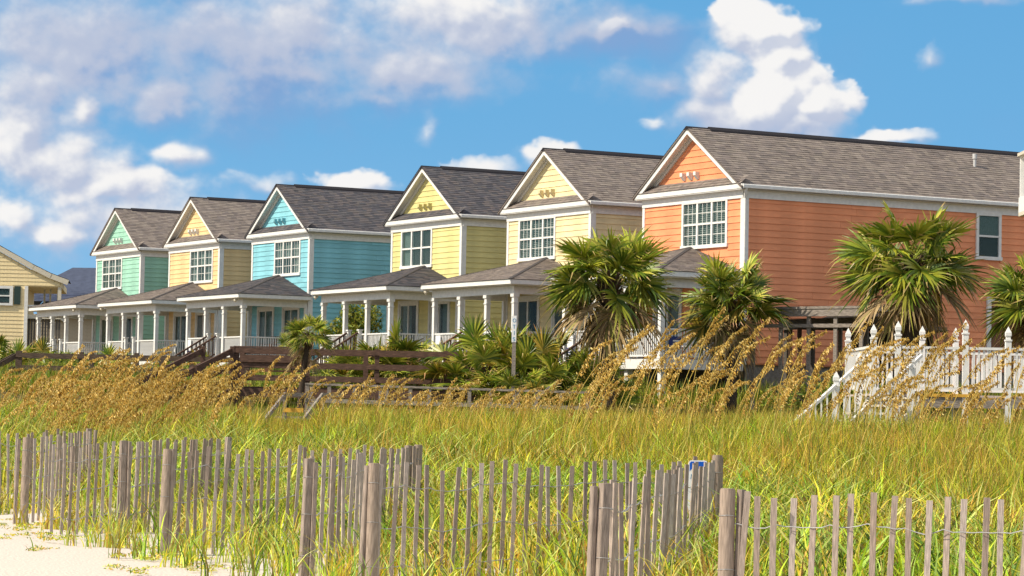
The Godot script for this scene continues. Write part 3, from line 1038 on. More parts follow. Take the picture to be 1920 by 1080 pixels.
func sand_fence(a: Vector2, b: Vector2, n: int, ya: float, yb: float, label: String, posts: Array, seed_: int) -> void:
	# a and b are (x, z); ya and yb the heights of the slat tops
	var f := thing("sand_fence", label, "fence", Vector3(a.x, 0, a.y), "slatted sand fences at the foot of the dune")
	rng.seed = seed_
	var run := Vector3(b.x - a.x, 0, b.y - a.y)
	var face := atan2(-run.z, run.x)
	var tops := []
	for i in n:
		var t := (i + 0.5) / n
		var y := lerpf(ya, yb, t) + 0.015 * sin(i * 0.7 + seed_)
		var p := run * t + Vector3(0, y - 1.0, 0)
		var bs := Basis(Vector3.UP, face * 0.45 + rng.randf_range(-0.2, 0.2)) * Basis(Vector3(0, 0, 1), -0.018 + rng.randf_range(-0.035, 0.035)) * Basis(Vector3(1, 0, 0), rng.randf_range(-0.05, 0.05))
		p.y += rng.randf_range(-0.02, 0.02)
		rng.randf()
		put(f, "slat", slat_mesh(rng.randi() % 6), [mats.slat_a, mats.slat_b, mats.slat_c][rng.randi() % 3], Transform3D(bs, p))
		tops.append(p)
	for drop in [0.17, 0.49, 0.8]:
		var w := Mb.new()
		for s in [-1.0, 1.0]:
			var pts := [Vector3(0, ya - drop, 0)]
			var side := Basis(Vector3.UP, face) * Vector3(0, 0, 1)
			for i in n:
				pts.append(tops[i] + Vector3(0, 1.0 - drop + 0.006 * sin(i * 1.9 + drop * 30.0), 0) + side * 0.011 * s)
				if i < n - 1:
					pts.append((tops[i] + tops[i + 1]) / 2 + Vector3(0, 1.0 - drop - 0.006, 0))
			pts.append(run + Vector3(0, yb - drop, 0))
			var r := []
			r.resize(pts.size())
			r.fill(0.003)
			w.tube(pts, r, 4, false)
		put(f, "wire", w.mesh(), mats.wire)
	for q in posts:
		# where along the fence, height of the top, kind
		var at := run * float(q[0]) + Vector3(q[3] if q.size() > 3 else 0.0, 0, 0)
		var ht: float = q[1]
		var tilt := Basis(Vector3(0, 0, 1), -0.02 + rng.randf_range(-0.02, 0.02))
		if q[2] == "round":
			var pb := Mb.new()
			pb.tube([Vector3(0, -0.4, 0), Vector3(0, 0.4, 0), Vector3(0, ht - 0.01, 0), Vector3(0, ht, 0)], [0.05, 0.049, 0.046, 0.04], 12)
			put(f, "post", pb.mesh(), mats.post_round, Transform3D(tilt, at))
		else:
			var s := 0.066 if q[2] == "square" else 0.042
			put(f, "post", box_mesh(Vector3(ht + 0.4, s, s), 0.006), mats.post_wood, Transform3D(tilt * Basis(Vector3(0, 1, 0), Vector3(-1, 0, 0), Vector3(0, 0, 1)).rotated(Vector3.UP, rng.randf_range(0.3, 0.9)), at + Vector3(0, (ht - 0.4) / 2, 0)))
		if q[2] != "thin":
			for drop in [0.16, 0.47, 0.82]:
				var tie := Mb.new()
				var rr := 0.051 if q[2] == "round" else 0.05
				var pts := []
				for k in 9:
					pts.append(Vector3(cos(TAU * k / 8.0) * rr, ht - drop + 0.008 * sin(k * 0.8), sin(TAU * k / 8.0) * rr))
				var r := []
				r.resize(9)
				r.fill(0.0024)
				tie.tube(pts, r, 4, false)
				put(f, "tie", tie.mesh(), mats.wire, Transform3D(tilt, at))


# ------------------------------------------------------------------ everything
func _ready() -> void:
	var cam := Camera3D.new()
	cam.name = "camera"
	cam.transform = Transform3D(Basis(Vector3(0.99982, 0.01888, 0.00086), Vector3(-0.01890, 0.99879, 0.04551), Vector3(0.0, -0.04552, 0.99896)), Vector3(0, 1.45, 0))
	cam.fov = 12.04
	cam.near = 0.5
	cam.far = 6000.0
	add_child(cam)
	cam.current = true
	var env := Environment.new()
	env.background_mode = Environment.BG_SKY
	var sky := Sky.new()
	var pano := PanoramaSkyMaterial.new()
	pano.panorama = ImageTexture.create_from_image(make_sky())
	sky.sky_material = pano
	env.sky = sky
	env.tonemap_mode = Environment.TONE_MAPPER_LINEAR
	env.tonemap_exposure = 1.12
	env.sdfgi_enabled = true
	env.ssao_enabled = true
	env.ssil_enabled = true
	var we := WorldEnvironment.new()
	we.name = "world_environment"
	we.environment = env
	add_child(we)
	var sun := DirectionalLight3D.new()
	sun.name = "sun"
	sun.light_color = Color(1.0, 0.955, 0.87)
	sun.light_energy = 1.6
	sun.light_angular_distance = 0.53
	sun.shadow_enabled = true
	var to_sun := Vector3(-0.917 * 0.72, 0.695, 0.40 * 0.72)
	sun.look_at_from_position(to_sun * 50.0, Vector3.ZERO, Vector3.UP)
	add_child(sun)
	make_sky_backdrop()
	make_materials()
	make_fronds()
	make_ground()
	make_houses()
	make_background()
	make_boardwalks()
	make_white_deck()
	make_palms()
	make_fences()
	make_grass()
	make_oats()


func make_materials() -> void:
	mat("white", lin(0.80, 0.79, 0.76), 0.5, Vector3(0.6, 0.6, 0.6), 0.93, 1.0)
	mat("cream", lin(0.66, 0.60, 0.48), 0.6, Vector3(1, 1, 1), 0.93, 1.0)
	mat("block", lin(0.3, 0.27, 0.24), 0.9, Vector3(1, 1, 1), 0.75, 1.0, 0.5)
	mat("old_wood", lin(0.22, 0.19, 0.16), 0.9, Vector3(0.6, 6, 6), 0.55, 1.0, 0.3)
	mat("deck_grey", lin(0.30, 0.28, 0.25), 0.85, Vector3(1, 4, 4), 0.7, 1.0)
	mat("brown_wood", lin(0.15, 0.085, 0.06), 0.75, Vector3(0.6, 6, 6), 0.6, 1.1, 0.3)
	mat("red_wood", lin(0.27, 0.125, 0.07), 0.75, Vector3(0.6, 6, 6), 0.65, 1.0, 0.3)
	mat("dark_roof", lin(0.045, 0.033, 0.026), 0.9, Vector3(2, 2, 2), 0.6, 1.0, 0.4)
	mat("grey_wood", lin(0.50, 0.43, 0.37), 0.9, Vector3(0.7, 8, 8), 0.5, 1.0, 0.4)
	mat("yellow_paint", lin(0.75, 0.42, 0.06), 0.6, Vector3(1, 1, 1), 0.85, 1.0)
	mat("slat_a", lin(0.54, 0.435, 0.365), 0.9, Vector3(16, 1.2, 16), 0.68, 1.0, 0.25)
	mat("slat_b", lin(0.62, 0.52, 0.455), 0.9, Vector3(16, 1.3, 16), 0.68, 1.0, 0.25)
	mat("slat_c", lin(0.44, 0.345, 0.285), 0.9, Vector3(16, 1.1, 16), 0.68, 1.0, 0.25)
	mat("post_round", lin(0.50, 0.39, 0.31), 0.9, Vector3(10, 0.8, 10), 0.62, 1.0, 0.4)
	mat("post_wood", lin(0.48, 0.385, 0.32), 0.9, Vector3(0.8, 10, 10), 0.62, 1.0, 0.4)
	mat("metal", lin(0.5, 0.5, 0.5), 0.5, Vector3.ONE, 1.0)
	mat("wire", lin(0.42, 0.42, 0.42), 0.45, Vector3.ONE, 1.0).metallic = 0.6
	mat("trunk", lin(0.145, 0.105, 0.075), 0.95, Vector3(3, 7, 3), 0.45, 1.0, 2.0, 0.04)
	mat("boot", lin(0.20, 0.135, 0.085), 0.95, Vector3(4, 4, 4), 0.5, 1.0, 1.0)
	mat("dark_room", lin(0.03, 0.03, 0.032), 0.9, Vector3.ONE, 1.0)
	mat("blind", lin(0.40, 0.46, 0.42), 0.7, Vector3.ONE, 1.0)
	mat("shade", lin(0.22, 0.31, 0.28), 0.85, Vector3(2, 1, 2), 0.85, 1.0)
	mat("curtain", lin(0.30, 0.45, 0.45), 0.85, Vector3(2, 1, 2), 0.85, 1.0)
	mat("ridge", lin(0.028, 0.026, 0.032), 0.95, Vector3(3, 3, 3), 0.7, 1.0)
	mat("hip", lin(0.085, 0.076, 0.076), 0.95, Vector3(3, 3, 3), 0.7, 1.0)
	mat("navy", lin(0.02, 0.04, 0.16), 0.5, Vector3.ONE, 1.0)
	mat("sign_blue", lin(0.01, 0.10, 0.52), 0.4, Vector3.ONE, 1.0)
	mat("sign_white", lin(0.8, 0.8, 0.8), 0.4, Vector3.ONE, 1.0)
	mat("sign_teal", lin(0.12, 0.30, 0.48), 0.4, Vector3.ONE, 1.0)
	mat("sign_red", lin(0.65, 0.03, 0.02), 0.4, Vector3.ONE, 1.0)
	mat("black", lin(0.03, 0.03, 0.04), 0.5, Vector3.ONE, 1.0)
	mat("shutter", lin(0.03, 0.055, 0.05), 0.6, Vector3.ONE, 1.0)
	var g := StandardMaterial3D.new()
	g.resource_name = "glass"
	g.albedo_color = Color(0.30, 0.42, 0.42, 0.22)
	g.transparency = BaseMaterial3D.TRANSPARENCY_ALPHA
	g.roughness = 0.02
	g.metallic_specular = 0.17
	mats.glass = g
	leafy("palm_leaf", 0.35, 0.38)
	leafy("palm_leaf_young", 0.5, 0.42).albedo_color = lin(1.0, 1.0, 0.85)
	leafy("palm_leaf_old", 0.25, 0.36).albedo_color = lin(0.66, 0.70, 0.6)
	leafy("palm_leaf_dry", 0.3, 0.5).albedo_color = lin(1.0, 0.74, 0.75)
	leafy("dead_leaf", 0.2, 0.7)
	leafy("grass", 0.42, 0.5)
	leafy("leaf", 0.4, 0.5)
	leafy("straw", 0.4, 0.65)
	var sh := StandardMaterial3D.new()
	sh.resource_name = "shingle"
	sh.vertex_color_use_as_albedo = true
	sh.roughness = 0.95
	sh.metallic_specular = 0.2
	sh.albedo_texture = noise_tex(77, 0.02, 0.84, 1.0, 5)
	sh.uv1_triplanar = true
	sh.uv1_scale = Vector3(0.35, 0.35, 0.35)
	mats.shingle = sh


func make_ground() -> void:
	var xs := []
	var x := -34.0
	while x <= 34.0:
		xs.append(x)
		x += 0.8
	for q in [50.0, 90.0, 200.0, 600.0, 3000.0]:
		xs.append(q)
		xs.push_front(-q)
	var ds := []
	var d := -3000.0
	for q in [-3000.0, -600.0, -100.0, -20.0, 0.0, 8.0, 12.0]:
		ds.append(q)
	d = 13.0
	while d <= 120.0:
		ds.append(d)
		d += 0.6 if d < 60.0 else 2.0
	for q in [140.0, 170.0, 250.0, 500.0, 1500.0, 4000.0]:
		ds.append(q)
	var st := SurfaceTool.new()
	st.begin(Mesh.PRIMITIVE_TRIANGLES)
	st.set_smooth_group(0)
	var nz := FastNoiseLite.new()
	nz.seed = 9
	nz.frequency = 0.35
	for i in xs.size():
		for j in ds.size():
			var s := inside(xs[i], ds[j])
			var k := smoothstep(1.5, 6.0, s + nz.get_noise_2d(xs[i], ds[j]) * 2.5)
			st.set_color(Color(0.74, 0.655, 0.565).lerp(Color(0.15, 0.115, 0.05), k))
			var h := ground(xs[i], ds[j])
			if ds[j] > 8.0 and ds[j] < 60.0:
				h += nz.get_noise_2d(xs[i] * 0.7, ds[j] * 0.7) * 0.07 + nz.get_noise_2d(xs[i] * 3.1, ds[j] * 3.1) * 0.02
			st.add_vertex(Vector3(xs[i], h, -ds[j]))
	var w := ds.size()
	for i in xs.size() - 1:
		for j in w - 1:
			var a := i * w + j
			for q in [a, a + 1, a + w + 1, a, a + w + 1, a + w]:
				st.add_index(q)
	st.generate_normals()
	var m := StandardMaterial3D.new()
	m.resource_name = "sand"
	m.vertex_color_use_as_albedo = true
	m.roughness = 0.95
	m.metallic_specular = 0.2
	m.albedo_texture = noise_tex(21, 0.05, 0.82, 1.0, 5, 512)
	m.uv1_triplanar = true
	m.uv1_world_triplanar = true
	m.uv1_scale = Vector3(0.9, 0.9, 0.9)
	m.heightmap_enabled = true
	m.heightmap_texture = m.albedo_texture
	m.heightmap_scale = 3.5
	var o := put(self, "ground", st.commit(), m)
	tag(o, "", "", "", "structure")


func make_houses() -> void:
	var dark := [Color(0.112, 0.108, 0.118), Color(0.135, 0.124, 0.13), Color(0.095, 0.093, 0.105), Color(0.15, 0.132, 0.13)]
	var brown := [Color(0.235, 0.198, 0.178), Color(0.265, 0.224, 0.198), Color(0.21, 0.18, 0.166), Color(0.285, 0.242, 0.21)]
	house(Vector3(-19.93, 8.517, -129.03), "mint green gabled house, the farthest of the pastel row", Color(0.34, 0.63, 0.49), {"name": "mint", "depth": 14.0, "win": 1.02, "style": "half", "tones": brown, "curtains": [0, 0], "white_brackets": true, "lamp": 1, "stairs": "", "red": false})
	house(Vector3(-15.48, 8.475, -120.91), "peach yellow gabled house between the mint and the sky blue ones", Color(0.86, 0.62, 0.32), {"name": "peach", "depth": 14.0, "win": 2.6, "style": "half", "tones": brown, "curtains": [1, 0], "white_brackets": true, "lamp": 0, "stairs": "", "red": false})
	house(Vector3(-11.12, 8.504, -113.61), "sky blue gabled house with teal side wall", Color(0.26, 0.60, 0.69), {"name": "blue", "depth": 15.0, "win": 2.46, "style": "grid", "tones": dark, "curtains": [3, 3], "white_brackets": false, "lamp": 1, "stairs": "dark brown wooden stairs up to the porch of the sky blue house", "red": false})
	house(Vector3(-4.88, 8.464, -103.59), "lime yellow gabled house with plain window panes and a vent pipe on its dark roof", Color(0.75, 0.665, 0.29), {"name": "lime", "depth": 15.0, "win": 1.03, "style": "plain", "tones": dark, "curtains": [1, 2], "white_brackets": false, "lamp": 0, "stairs": "dark brown wooden stairs up to the porch of the lime yellow house, behind palm shrubs", "red": false, "pipe": Vector3(4.35, 6.3, -6.6)})
	house(Vector3(-0.47, 8.348, -94.72), "pale yellow gabled house with blinds, beside the orange house", Color(0.87, 0.735, 0.43), {"name": "yellow", "depth": 15.0, "win": 1.02, "style": "blinds", "tones": brown, "curtains": [0, 2], "white_brackets": false, "lamp": 0, "stairs": "reddish brown wooden stairs up to the porch of the pale yellow house", "red": true})
	house(Vector3(3.82, 8.257, -86.10), "large orange gabled house at the near end of the row", Color(0.91, 0.345, 0.165), {"name": "orange", "depth": 19.0, "win": 2.47, "style": "blinds", "tones": brown, "curtains": [2, 1], "white_brackets": true, "lamp": 0, "stairs": "brown wooden stairs up to the porch of the orange house, behind the palms", "red": false, "extra": true, "side_holes": [[8.78, 3.44, 9.78, 4.9], [9.24, -0.1, 12.1, 2.25]], "pipe": Vector3(4.0, 6.53, -10.4)})
	var fb := Basis(Vector3.UP, -deg_to_rad(60.43))
	for q in [[Vector3(-11.12, 8.504, -113.61), 5.0, 1.1, 0.4, "red_wood", "brown slatted chair by the side railing of the sky blue house porch"], [Vector3(-15.48, 8.475, -120.91), 4.6, 1.5, -0.3, "white", "white slatted chair on the right side of the peach house porch"], [Vector3(-4.88, 8.464, -103.59), 4.4, 0.9, 0.2, "white", "white slatted chair on the porch of the lime yellow house"], [Vector3(3.82, 8.257, -86.1), 4.6, 1.0, 0.3, "white", "white slatted chair on the porch of the orange house"]]:
		chair(q[0] - Vector3(0, F, 0) + fb * Vector3(q[1], 0.0, q[2]), -deg_to_rad(60.43) + float(q[3]), mats[q[4]], q[5])
	# boards on the porch railings
	var hb := Basis(Vector3.UP, -deg_to_rad(60.43))
	for q in [[Vector3(-15.48, 8.475, -120.91), 0.55, "peach"], [Vector3(-11.12, 8.504, -113.61), 0.55, "sky blue"], [Vector3(-0.47, 8.348, -94.72), 0.62, "pale yellow"], [Vector3(3.82, 8.257, -86.1), 0.66, "orange"]]:
		var at: Vector3 = q[0] - Vector3(0, F, 0) + hb * Vector3(q[1], 0.0, 2.66)
		var s := thing("notice_board", "white board over a navy panel on the front railing of the %s house" % q[2], "sign", at, "boards on the porch railings", -deg_to_rad(60.43))
		slab(s, "upper_board", Vector3(-0.17, 0.38, -0.01), Vector3(0.17, 0.82, 0.012), mats.sign_white)
		slab(s, "lower_board", Vector3(-0.19, 0.03, -0.01), Vector3(0.19, 0.37, 0.014), mats.navy)
		for k in 3:
			slab(s, "printed_line", Vector3(-0.11, 0.08 + k * 0.085, 0.014), Vector3(0.10 - 0.03 * (k % 2), 0.12 + k * 0.085, 0.017), mats.sign_white)
	var at2: Vector3 = Vector3(3.82, 8.257 - F, -86.1) + hb * Vector3(5.78, 0.3, 2.15)
	var s2 := thing("notice_board", "navy board on the side railing of the orange house porch", "sign", at2, "", -deg_to_rad(60.43) + PI / 2)
	slab(s2, "board", Vector3(-0.21, 0.0, -0.01), Vector3(0.21, 0.36, 0.014), mats.navy)
	for k in 2:
		slab(s2, "printed_line", Vector3(-0.08, 0.1 + k * 0.11, 0.014), Vector3(0.15, 0.14 + k * 0.11, 0.017), mats.sign_white)


func chair(at: Vector3, turn: float, m: Material, label: String) -> void:
	var c := thing("porch_chair", label, "chair", at, "chairs on the porches", turn)
	for k in 5:
		slab(c, "seat_slat", Vector3(-0.25, 0.4, -0.22 + k * 0.09), Vector3(0.25, 0.425, -0.15 + k * 0.09), m)
	for k in 5:
		beam(c, "back_slat", Vector3(-0.2 + k * 0.1, 0.42, -0.22), Vector3(-0.2 + k * 0.1, 0.95, -0.34), 0.02, 0.06, m)
	for x in [-0.24, 0.24]:
		beam(c, "arm", Vector3(x, 0.62, -0.26), Vector3(x, 0.62, 0.24), 0.03, 0.06, m)
		for z in [-0.22, 0.22]:
			slab(c, "leg", Vector3(x - 0.02, 0.0, z - 0.02), Vector3(x + 0.02, 0.61, z + 0.02), m)


func make_background() -> void:
	# yellow house at the left edge, its gable end towards the sea
	var wm: Material = mat("far_yellow", lin(0.90, 0.73, 0.42), 0.65, Vector3(0.7, 0.7, 0.7), 0.9, 1.0)
	var h := thing("beach_house", "wide yellow house at the left edge with dark shutter and open balcony", "house", Vector3(-24.9, 3.6, -140.0), "", 0.13)
	var white: Material = mats.white
	slab(h, "wall", Vector3(-9.0, -1.5, -9.0), Vector3(0.0, 3.9, -0.05), wm)
	var b := Mb.new()
	b.prism([Vector2(-9.0, 3.85), Vector2(1.75, 3.85), Vector2(1.75, 4.15), Vector2(0.2, 4.72), Vector2(-1.6, 5.7), Vector2(-4.5, 7.1), Vector2(-9.0, 4.7)], -9.0, -0.06)
	put(h, "gable_wall", b.mesh(), wm)
	var e := 0.2
	var y := 0.3
	while y < 3.8:
		var spans := [[-5.0, -0.1]]
		if y > 2.8 and y < 3.7 or y + e > 2.85 and y < 3.7:
			spans = [[-5.0, -2.2], [-0.38, -0.1]]
		for q in spans:
			put(h, "siding_board", board_mesh(q[1] - q[0], e), wm, Transform3D(Basis(), Vector3(q[0], y, -0.05)))
		y += e
	while y < 6.6:
		var x1 := 1.7
		if y > 4.0: x1 = lerpf(1.5, 0.1, clampf((y - 4.05) / 0.6, 0, 1))
		if y > 4.6: x1 = lerpf(0.1, -1.7, (y - 4.6) / 1.0)
		if y > 5.6: x1 = lerpf(-1.7, -4.3, (y - 5.6) / 1.3)
		put(h, "siding_board", board_mesh(x1 + 5.0, e), wm, Transform3D(Basis(), Vector3(-5.0, y, -0.05)))
		y += e
	var f := Node3D.new()
	f.name = "window"
	h.add_child(f, true)
	slab(f, "backing", Vector3(-2.2, 2.95, -0.03), Vector3(-0.75, 3.72, -0.02), mats.dark_room)
	slab(f, "pane", Vector3(-2.1, 3.0, 0.0), Vector3(-0.85, 3.68, 0.005), mats.glass)
	slab(f, "trim", Vector3(-2.25, 3.7, -0.03), Vector3(-0.68, 3.84, 0.05), white)
	slab(f, "sill", Vector3(-2.25, 2.84, -0.03), Vector3(-0.68, 2.96, 0.06), white)
	slab(f, "trim", Vector3(-0.85, 2.96, -0.03), Vector3(-0.68, 3.7, 0.05), white)
	slab(f, "meeting_rail", Vector3(-2.1, 3.3, 0.0), Vector3(-0.85, 3.37, 0.03), white)
	slab(h, "shutter", Vector3(-0.62, 2.9, -0.03), Vector3(-0.3, 3.84, 0.04), mats.shutter)
	slab(h, "corner_board", Vector3(-0.1, -1.5, -0.1), Vector3(0.08, 3.86, 0.03), white)
	# roof edge that flattens towards the eave
	var pts := [Vector3(-4.5, 7.35, 0), Vector3(-1.55, 5.85, 0), Vector3(0.3, 4.85, 0), Vector3(1.2, 4.42, 0), Vector3(2.05, 4.12, 0)]
	for k in 4:
		var ex: Vector3 = (pts[k + 1] - pts[k]).normalized() * 0.05
		beam(h, "rake_board", pts[k] + Vector3(0, -0.02, 0.05), pts[k + 1] + ex + Vector3(0, -0.02, 0.05), 0.26, 0.1, mats.cream)
		beam(h, "roof", pts[k] + Vector3(0, 0.125, -2.2), pts[k + 1] + ex + Vector3(0, 0.125, -2.2), 0.04, 4.6, mats.ridge)
	for x in [0.75, 1.05, 1.45]:
		slab(h, "post", Vector3(x, 2.6, -3.0), Vector3(x + 0.1, 3.86, -2.9), mats.cream)
	slab(h, "post", Vector3(1.58, 2.2, -0.25), Vector3(1.76, 3.86, -0.08), mats.cream)
	slab(h, "balcony_rail", Vector3(0.1, 2.82, -0.2), Vector3(1.62, 2.9, -0.1), white)
	slab(h, "balcony_floor", Vector3(0.0, 2.2, -6.0), Vector3(1.75, 2.4, -0.1), mats.cream)
	for k in 12:
		slab(h, "lattice_board", Vector3(0.1 + k * 0.14, 0.2, -0.3), Vector3(0.21 + k * 0.14, 2.2, -0.26), mats.old_wood)
	# house with a blue grey roof behind it
	var h2 := thing("beach_house", "house with a blue grey hipped roof behind the mint green house", "house", Vector3(-24.9, 3.0, -168.0))
	var roof := Mb.new()
	var rt := [Color(0.085, 0.10, 0.15), Color(0.07, 0.085, 0.135), Color(0.10, 0.115, 0.165)]
	roof.col = rt[0]
	roof.quad(Vector3(-5.5, 4.6, 3.5), Vector3(6, 4.6, 3.5), Vector3(4, 7.0, -2), Vector3(-2.5, 6.95, -2))
	roof.tri(Vector3(-5.5, 4.6, -7), Vector3(-5.5, 4.6, 3.5), Vector3(-2.5, 6.95, -2))
	roof.quad(Vector3(6, 4.6, -7), Vector3(-5.5, 4.6, -7), Vector3(-2.2, 6.9, -2), Vector3(4, 7.0, -2))
	var r2 := put(h2, "roof", roof.mesh(), mats.shingle)
	var sb := Mb.new()
	var vv := Vector3(0, 2.3, -5.5)
	shingles(sb, Vector3(-5.5, 4.61, 3.51), Vector3.RIGHT, vv.normalized(), vv.length(), 0.0, 3.3 / vv.length(), 11.5, -2.0 / vv.length(), rt, 0.5)
	tag(put(r2, "shingles", sb.mesh(), mats.shingle), "", "", "", "stuff")
	var dm := Mb.new()
	dm.col = Color(0.05, 0.06, 0.10)
	dm.tri(Vector3(-3.2, 3.7, 7.0), Vector3(7.0, 3.7, 7.0), Vector3(3.6, 6.6, 1.0))
	dm.tri(Vector3(-3.2, 3.7, -2), Vector3(-3.2, 3.7, 7.0), Vector3(3.6, 6.6, 1.0))
	dm.tri(Vector3(7.0, 3.7, 7.0), Vector3(7, 3.7, -2), Vector3(3.6, 6.6, 1.0))
	put(h2, "lower_roof", dm.mesh(), mats.shingle)
	var bm: Material = mat("beige", lin(0.52, 0.44, 0.32), 0.7, Vector3(0.7, 0.7, 0.7), 0.9, 1.0)
	slab(h2, "wall", Vector3(-4.6, -1.0, -6), Vector3(6.2, 3.75, 6.2), bm)
	for k in 17:
		put(h2, "siding_board", board_mesh(10.8, 0.22), bm, Transform3D(Basis(), Vector3(-4.6, -0.1 + k * 0.22, 6.2)))
	# corner of a white balcony at the right edge
	var w := thing("balcony", "corner of a white balcony at the right edge, high beside the orange house roof", "balcony", Vector3(10.75, 5.8, -58.0))
	slab(w, "rim_board", Vector3(0.0, 0.1, 0.0), Vector3(3.0, 0.42, 0.12), white)
	slab(w, "rim_board", Vector3(0.0, 0.1, 0.12), Vector3(0.1, 0.42, 3.0), white)
	slab(w, "floor", Vector3(0.0, 0.02, 0.0), Vector3(3.0, 0.1, 3.0), mats.cream)
	slab(w, "post", Vector3(0.02, 0.42, 0.0), Vector3(0.1, 1.3, 0.08), white)
	slab(w, "post", Vector3(0.15, 0.42, 0.35), Vector3(0.21, 1.3, 0.41), mats.cream)
	slab(w, "top_rail", Vector3(-0.03, 1.3, -0.03), Vector3(3.0, 1.37, 0.12), mats.cream)
	slab(w, "top_rail", Vector3(-0.03, 1.3, 0.12), Vector3(0.13, 1.365, 3.0), mats.cream)
	for k in 14:
		slab(w, "baluster", Vector3(0.24 + k * 0.13, 0.42, 0.03), Vector3(0.28 + k * 0.13, 1.3, 0.07), white)
	slab(w, "support_post", Vector3(2.7, -5.5, 0.1), Vector3(2.9, 0.02, 0.3), white)


func plank_deck(o: Node3D, x0: float, x1: float, z0: float, z1: float, y: float, m: Material, along := false) -> void:
	var s := 0.15
	if along:
		var z := z0
		while z < z1 - 0.05:
			slab(o, "plank", Vector3(x0, y - 0.04, z + 0.006), Vector3(x1, y + rng.randf_range(-0.004, 0.004), minf(z + s, z1) - 0.006), m)
			z += s
	else:
		var x := x0
		while x < x1 - 0.05:
			slab(o, "plank", Vector3(x + 0.006, y - 0.04, z0), Vector3(minf(x + s, x1) - 0.006, y + rng.randf_range(-0.004, 0.004), z1), m)
			x += s


func make_boardwalks() -> void:
	rng.seed = 17
	var bw: Material = mats.brown_wood
	# dark brown boardwalk in front of the blue and lime houses
	var o := thing("boardwalk", "dark brown wooden boardwalk with plank rails before the blue and lime houses", "boardwalk", Vector3(-7.4, 0, -74.0))
	var dk := 2.02
	plank_deck(o, 0.0, 7.0, -1.5, 0.0, dk, bw)
	slab(o, "rim_board", Vector3(0, dk - 0.28, 0.002), Vector3(6.9, dk - 0.045, 0.05), bw)
	for q in [[-0.02, 0.0], [1.9, 0.0], [3.78, 0.0], [5.64, 0.0], [6.8, 0.0], [-0.02, -1.5], [3.4, -1.5], [5.64, -1.5], [6.8, -1.5]]:
		slab(o, "post", Vector3(q[0] - 0.065, 0.6, q[1] - 0.06), Vector3(q[0] + 0.065, dk + 1.07 + rng.randf_range(-0.02, 0.03), q[1] + 0.06), bw)
	for z in [0.085, -1.585]:
		for y in [[0.98, 0.14], [0.6, 0.14], [0.25, 0.14]]:
			beam(o, "rail", Vector3(-0.1, dk + y[0], z), Vector3(6.9, dk + y[0] - 0.02, z), y[1], 0.04, bw)
	slab(o, "rail_cap", Vector3(-0.1, dk + 1.055, -0.07), Vector3(2.0, dk + 1.09, 0.11), bw)
	beam(o, "rail", Vector3(0.1, dk + 0.76, 0.13), Vector3(1.85, dk + 0.76, 0.13), 0.2, 0.04, bw)
	slab(o, "bench_seat", Vector3(0.2, dk + 0.42, -1.1), Vector3(1.8, dk + 0.46, -0.4), bw)
	for q in [[0.75, 0.4], [1.72, 0.62], [1.72, 0.3]]:
		slab(o, "cut_end", Vector3(q[0], dk + q[1], 0.11), Vector3(q[0] + 0.14, dk + q[1] + 0.1, 0.16), mats.red_wood)
	# its stairs
	var s := thing("boardwalk_stairs", "dark brown stairs with sloping plank rails leading down left from the boardwalk", "stairs", Vector3(-7.5, dk, -74.0))
	var run := Vector3(-1.75, -1.15, 3.0)
	for z in [Vector3.ZERO, Vector3(-0.85, 0, -0.5)]:
		for y in [0.98, 0.6, 0.25, -0.15]:
			beam(s, "rail" if y > 0 else "stringer", z + Vector3(0, y, 0), z + run + Vector3(0, y, 0), 0.15 if y > 0 else 0.26, 0.045, bw)
		for t in [0.02, 0.5, 0.97]:
			var p: Vector3 = z + run * float(t)
			slab(s, "post", p + Vector3(-0.06, -1.0, -0.06), p + Vector3(0.06, 1.1, 0.06), bw)
	for k in 7:
		var p := run * (k + 0.5) / 7.0 + Vector3(-0.42, 0, -0.25)
		put(s, "tread", box_mesh(Vector3(0.9, 0.05, 0.28)), bw, Transform3D(Basis(Vector3.UP, -0.53), p))
	# walkway that runs on to the left
	var l := thing("boardwalk", "dark weathered boardwalk with two plank rails at the left edge, behind the sea oats", "boardwalk", Vector3(-15.1, 0, -84.0))
	var lw: Material = mat("weathered_brown", lin(0.15, 0.105, 0.075), 0.85, Vector3(0.6, 6, 6), 0.55, 1.05, 0.3)
	plank_deck(l, 0.0, 7.0, -1.4, 0.0, 1.95, lw)
	for q in [[0.0, 0.0], [1.9, -0.0], [3.6, 0.0], [5.3, 0.0], [7.0, 0.0], [-0.3, -1.4], [2.0, -1.4], [4.2, -1.4]]:
		slab(l, "post", Vector3(q[0] - 0.07, 0.8, q[1] - 0.07), Vector3(q[0] + 0.07, 3.06, q[1] + 0.07), lw)
	for z in [0.09, -1.49]:
		for y in [2.93, 2.55, 2.2]:
			beam(l, "rail", Vector3(-0.1, y, z), Vector3(7.1, y - 0.02, z), 0.14, 0.04, lw)
	var ls := thing("boardwalk_stairs", "weathered stairs with plank rails running out of the left edge", "stairs", Vector3(-15.15, 1.95, -84.0))
	for z in [0.0, -1.0]:
		for y in [0.98, 0.6, 0.25, -0.12]:
			beam(ls, "rail", Vector3(z * 0.3, y, z), Vector3(z * 0.3 - 1.6, y - 1.05, z + 1.0), 0.15, 0.045, lw)
		slab(ls, "post", Vector3(z * 0.3 - 1.66, -1.7, z + 0.94), Vector3(z * 0.3 - 1.54, 0.1, z + 1.06), lw)
	for k in 6:
		put(ls, "tread", box_mesh(Vector3(0.3, 0.05, 1.0)), lw, Transform3D(Basis(), Vector3(-0.15 - k * 0.27, -0.1 - k * 0.17, -0.4 + k * 0.16)))
	# low grey walkway nearer the beach
	var g := thing("boardwalk", "low grey weathered walkway with thin rails in the dune grass", "boardwalk", Vector3(-4.6, 0, -62.0))
	var gw: Material = mats.grey_wood
	plank_deck(g, 0.0, 6.5, -1.3, 0.0, 1.34, gw)
